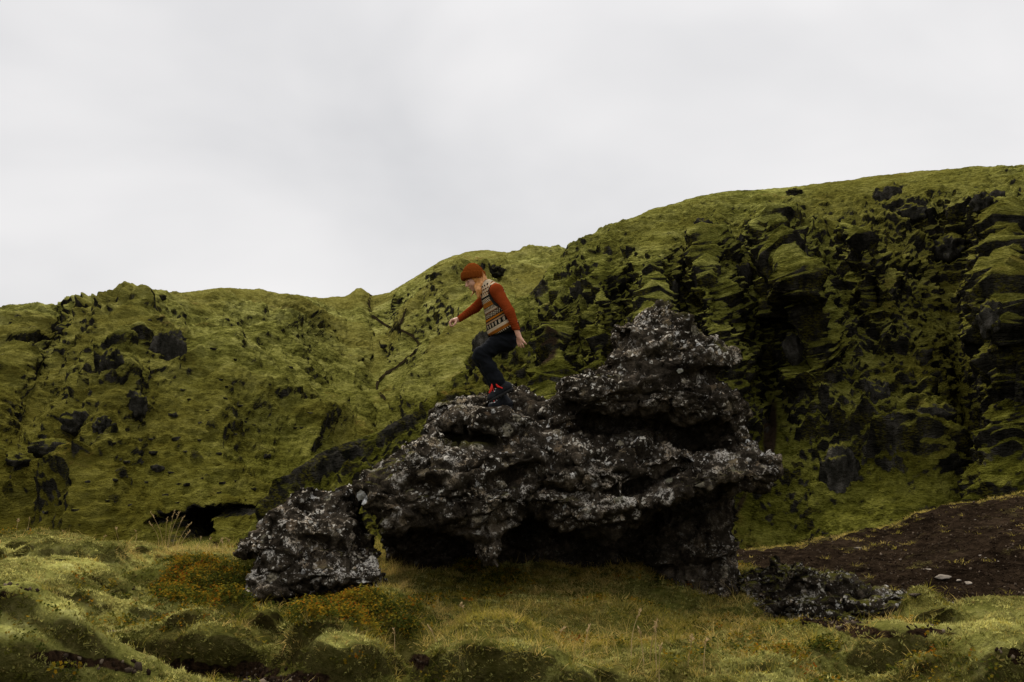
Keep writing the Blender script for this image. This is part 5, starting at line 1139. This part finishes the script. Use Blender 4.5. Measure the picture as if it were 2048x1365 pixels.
# leafy ground cover turning yellow and orange
x, y = samples(230000); p, rot, px, py, st = frame(x, y, .6)
leaf = ell_mask(px, py, LEAF) * np.clip(1 + 1.1 * fbm(p, 2.4, 3, .6, 17), 0, 2); grn = ell_mask(px, py, GREEN_LEAF)
keep = rg.uniform(0, 1, len(x)) < np.clip(sstep(leaf, .22, .6) * .85 + .09 * sstep(fbm(p, 1.3, 2, .5, 19), .1, .4), 0, 1) * (1 - .8 * sstep(ell_mask(px, py, SOIL_SHADE), .4, .6))
tint = np.clip(.40 + .30 * fbm(p, 2.6, 2, .6, 27) - .30 * grn + rg.normal(0, .24, len(x)), 0, 1)
lift = np.array([0, 0, 1.0]) * (rg.uniform(0, .07, len(x)) * sstep(leaf, .3, .8))[:, None]
zone_l = px < 560
for nm, m_, lab in (('ground_cover', zone_l, 'bush of yellow and orange leaves spreading left of the slanted boulder'), ('ground_cover', ~zone_l, 'patches of orange and green leaves in the grass before the rock')):
    k = keep & m_; scatter(nm, lab, 'ground cover', C_COVER, (p + lift)[k], rot[k], rg.uniform(.55, 1.2, k.sum()), tint[k], 0 * tint[k])
# tufts along the crest of the dirt slope and loose grit on it
m_ = (DV.reshape(-1, 3)); tq = np.broadcast_to(td, DV.shape[:2]).reshape(-1)
w = np.clip(sstep(tq, .93, .985) * .9 + .012 + .25 * sstep(fbm(m_ * [.6, 1, 1], .9, 3, .6, 5), .35, .6), 0, 1) * .28
k = (rg.uniform(0, 1, len(m_)) < w) & (m_[:, 1] > 10.5); pp = m_[k] + rg.normal(0, .03, (k.sum(), 3)) * [1, 1, 0]
scatter('slope_grass', 'sparse straw tufts along the rim of the dirt slope', 'grass', C_GRASS, pp, np.stack([0 * pp[:, 0], 0 * pp[:, 0], rg.uniform(0, 6, len(pp))], -1), rg.uniform(1.0, 2.6, len(pp)), rg.uniform(.2, .9, len(pp)), rg.uniform(.1, .9, len(pp)))
C_GRIT = bpy.data.collections.new('grit_parts'); M_GRIT = NT('grit'); M_GRIT = M_GRIT.done(M_GRIT.mix(M_GRIT.attr('tint', typ='INSTANCER'), (.014, .009, .006), (.15, .115, .08)), None, 1.0, 0.0)
for i in range(3):
    v, f = ico(1); v = v * (1 + .25 * rg.normal(size=len(v)))[:, None] * [1, .8, .6]; proto(C_GRIT, 'grit', v * .02, f, M_GRIT)
k = (rg.uniform(0, 1, len(m_)) < .22) & (m_[:, 1] > 9.8); pp = m_[k] + rg.normal(0, .04, (k.sum(), 3)) * [1, 1, 0]
xs, ys = samples(60000, 4.7, 10.5); ps, _, pxs_, pys_, _ = frame(xs, ys); ks = rg.uniform(0, 1, len(xs)) < .6 * sstep(ell_mask(pxs_, pys_, SOIL_SHADE), .35, .6); pp = np.concatenate([pp, ps[ks]]); n_ = len(pp)
scatter('grit', 'loose grit and pebbles on the bare soil', 'gravel', C_GRIT, pp, rg.uniform(0, 6, (n_, 3)), rg.uniform(.3, 1.0, n_) * (1 + 1.2 * rg.uniform(0, 1, n_) ** 14), rg.uniform(0, 1, n_) ** 5, np.zeros(n_))

# tall dry stalks, each a thing
M_STALK = plain('dry_stalk', (.30, .21, .085), .8); M_SEED = plain('seed_head', (.36, .25, .11), .85)
def stalk(px, py, Y, hpx, leanpx, lab, grp):
    p = gnd(px, py, Y); hgt = hpx / FPX * Y; ln = leanpx / FPX * Y; s = np.linspace(0, 1, 7); c = np.stack([ln * s ** 2.2, .04 * np.sin(3 * s + px), hgt * s * (1 - .06 * s * abs(leanpx) / hpx)], -1)
    o = bpy.data.objects.new('grass_stalk', None); o.location = p; o.empty_display_size = .05; COL.objects.link(o); tag(o, lab, 'grass stalk', grp)
    v, f = tube(c, .0032 - .0016 * s, 4); obj('stem', np_mesh('stem', v, f, M_STALK), (0, 0, 0), o)
    parts = []
    for i in range(9):
        b = c[-1] + (c[-2] - c[-1]) * i / 9 * 1.2; d = np.array([rg.normal(0, .010), rg.normal(0, .010), .016]); parts.append(tube([b, b + d * .5, b + d], [.0016, .0042, .001], 4))
    v, f = join(parts); obj('seed_head', np_mesh('seed_head', v, f, M_SEED), (0, 0, 0), o)
for px, py, Y, h_, l in [(322, 1112, 12.0, 70, -22), (333, 1114, 11.9, 76, 12), (338, 1113, 11.8, 72, 16), (345, 1112, 11.8, 66, 18), (352, 1112, 11.7, 58, 28), (315, 1112, 11.9, 52, -18), (328, 1113, 11.9, 62, 6), (362, 1110, 11.6, 40, 16)]:
    stalk(px, py, Y, h_, l, 'tall dry grass stalk on the left crest in front of the dark cave', 'dry stalks in front of the cave')
for px, py, Y, h_, l in [(120, 1110, 12.0, 34, 4), (35, 1102, 11.6, 30, -3), (50, 1103, 11.6, 34, 4), (160, 1112, 12.0, 22, 3), (235, 1113, 12.1, 24, -3), (205, 1113, 12.1, 20, 2), (270, 1112, 12.0, 20, -3), (415, 1104, 11.2, 28, 6), (432, 1100, 11.1, 34, 10), (445, 1100, 11.0, 36, -4), (395, 1106, 11.4, 24, 5), (465, 1075, 10.9, 40, -12)]:
    stalk(px, py, Y, h_, l, 'short dry grass stalk standing along the left crest', 'dry stalks along the left crest')
for px, py, Y, h_, l in [(1262, 1340, 6.6, 88, 22), (1302, 1345, 6.5, 92, 12), (1312, 1352, 6.4, 96, 4), (1288, 1348, 6.5, 70, -8), (1166, 1345, 6.5, 66, 14), (1320, 1362, 6.2, 80, 2), (1378, 1350, 6.4, 66, 6), (1405, 1352, 6.3, 60, 10), (1110, 1330, 6.7, 40, 18)]:
    stalk(px, py, Y, h_, l, 'thin pale grass stalk in the foreground grass right of the moss mound', 'pale stalks right of the moss mound')
for px, py, Y, h_, l in [(878, 1330, 6.7, 66, -22), (936, 1322, 6.8, 60, -16), (860, 1330, 6.8, 50, -6), (790, 1320, 7.0, 44, -4), (842, 1325, 6.9, 38, -2), (1510, 1175, 10.6, 34, 10), (1905, 1225, 9.2, 36, -4)][:5]:
    stalk(px, py, Y, h_, l, 'thin dry grass stalk in the dark hollow left of the moss mound', 'dry stalks in the dark hollow')
print('plants', time.time() - T0)
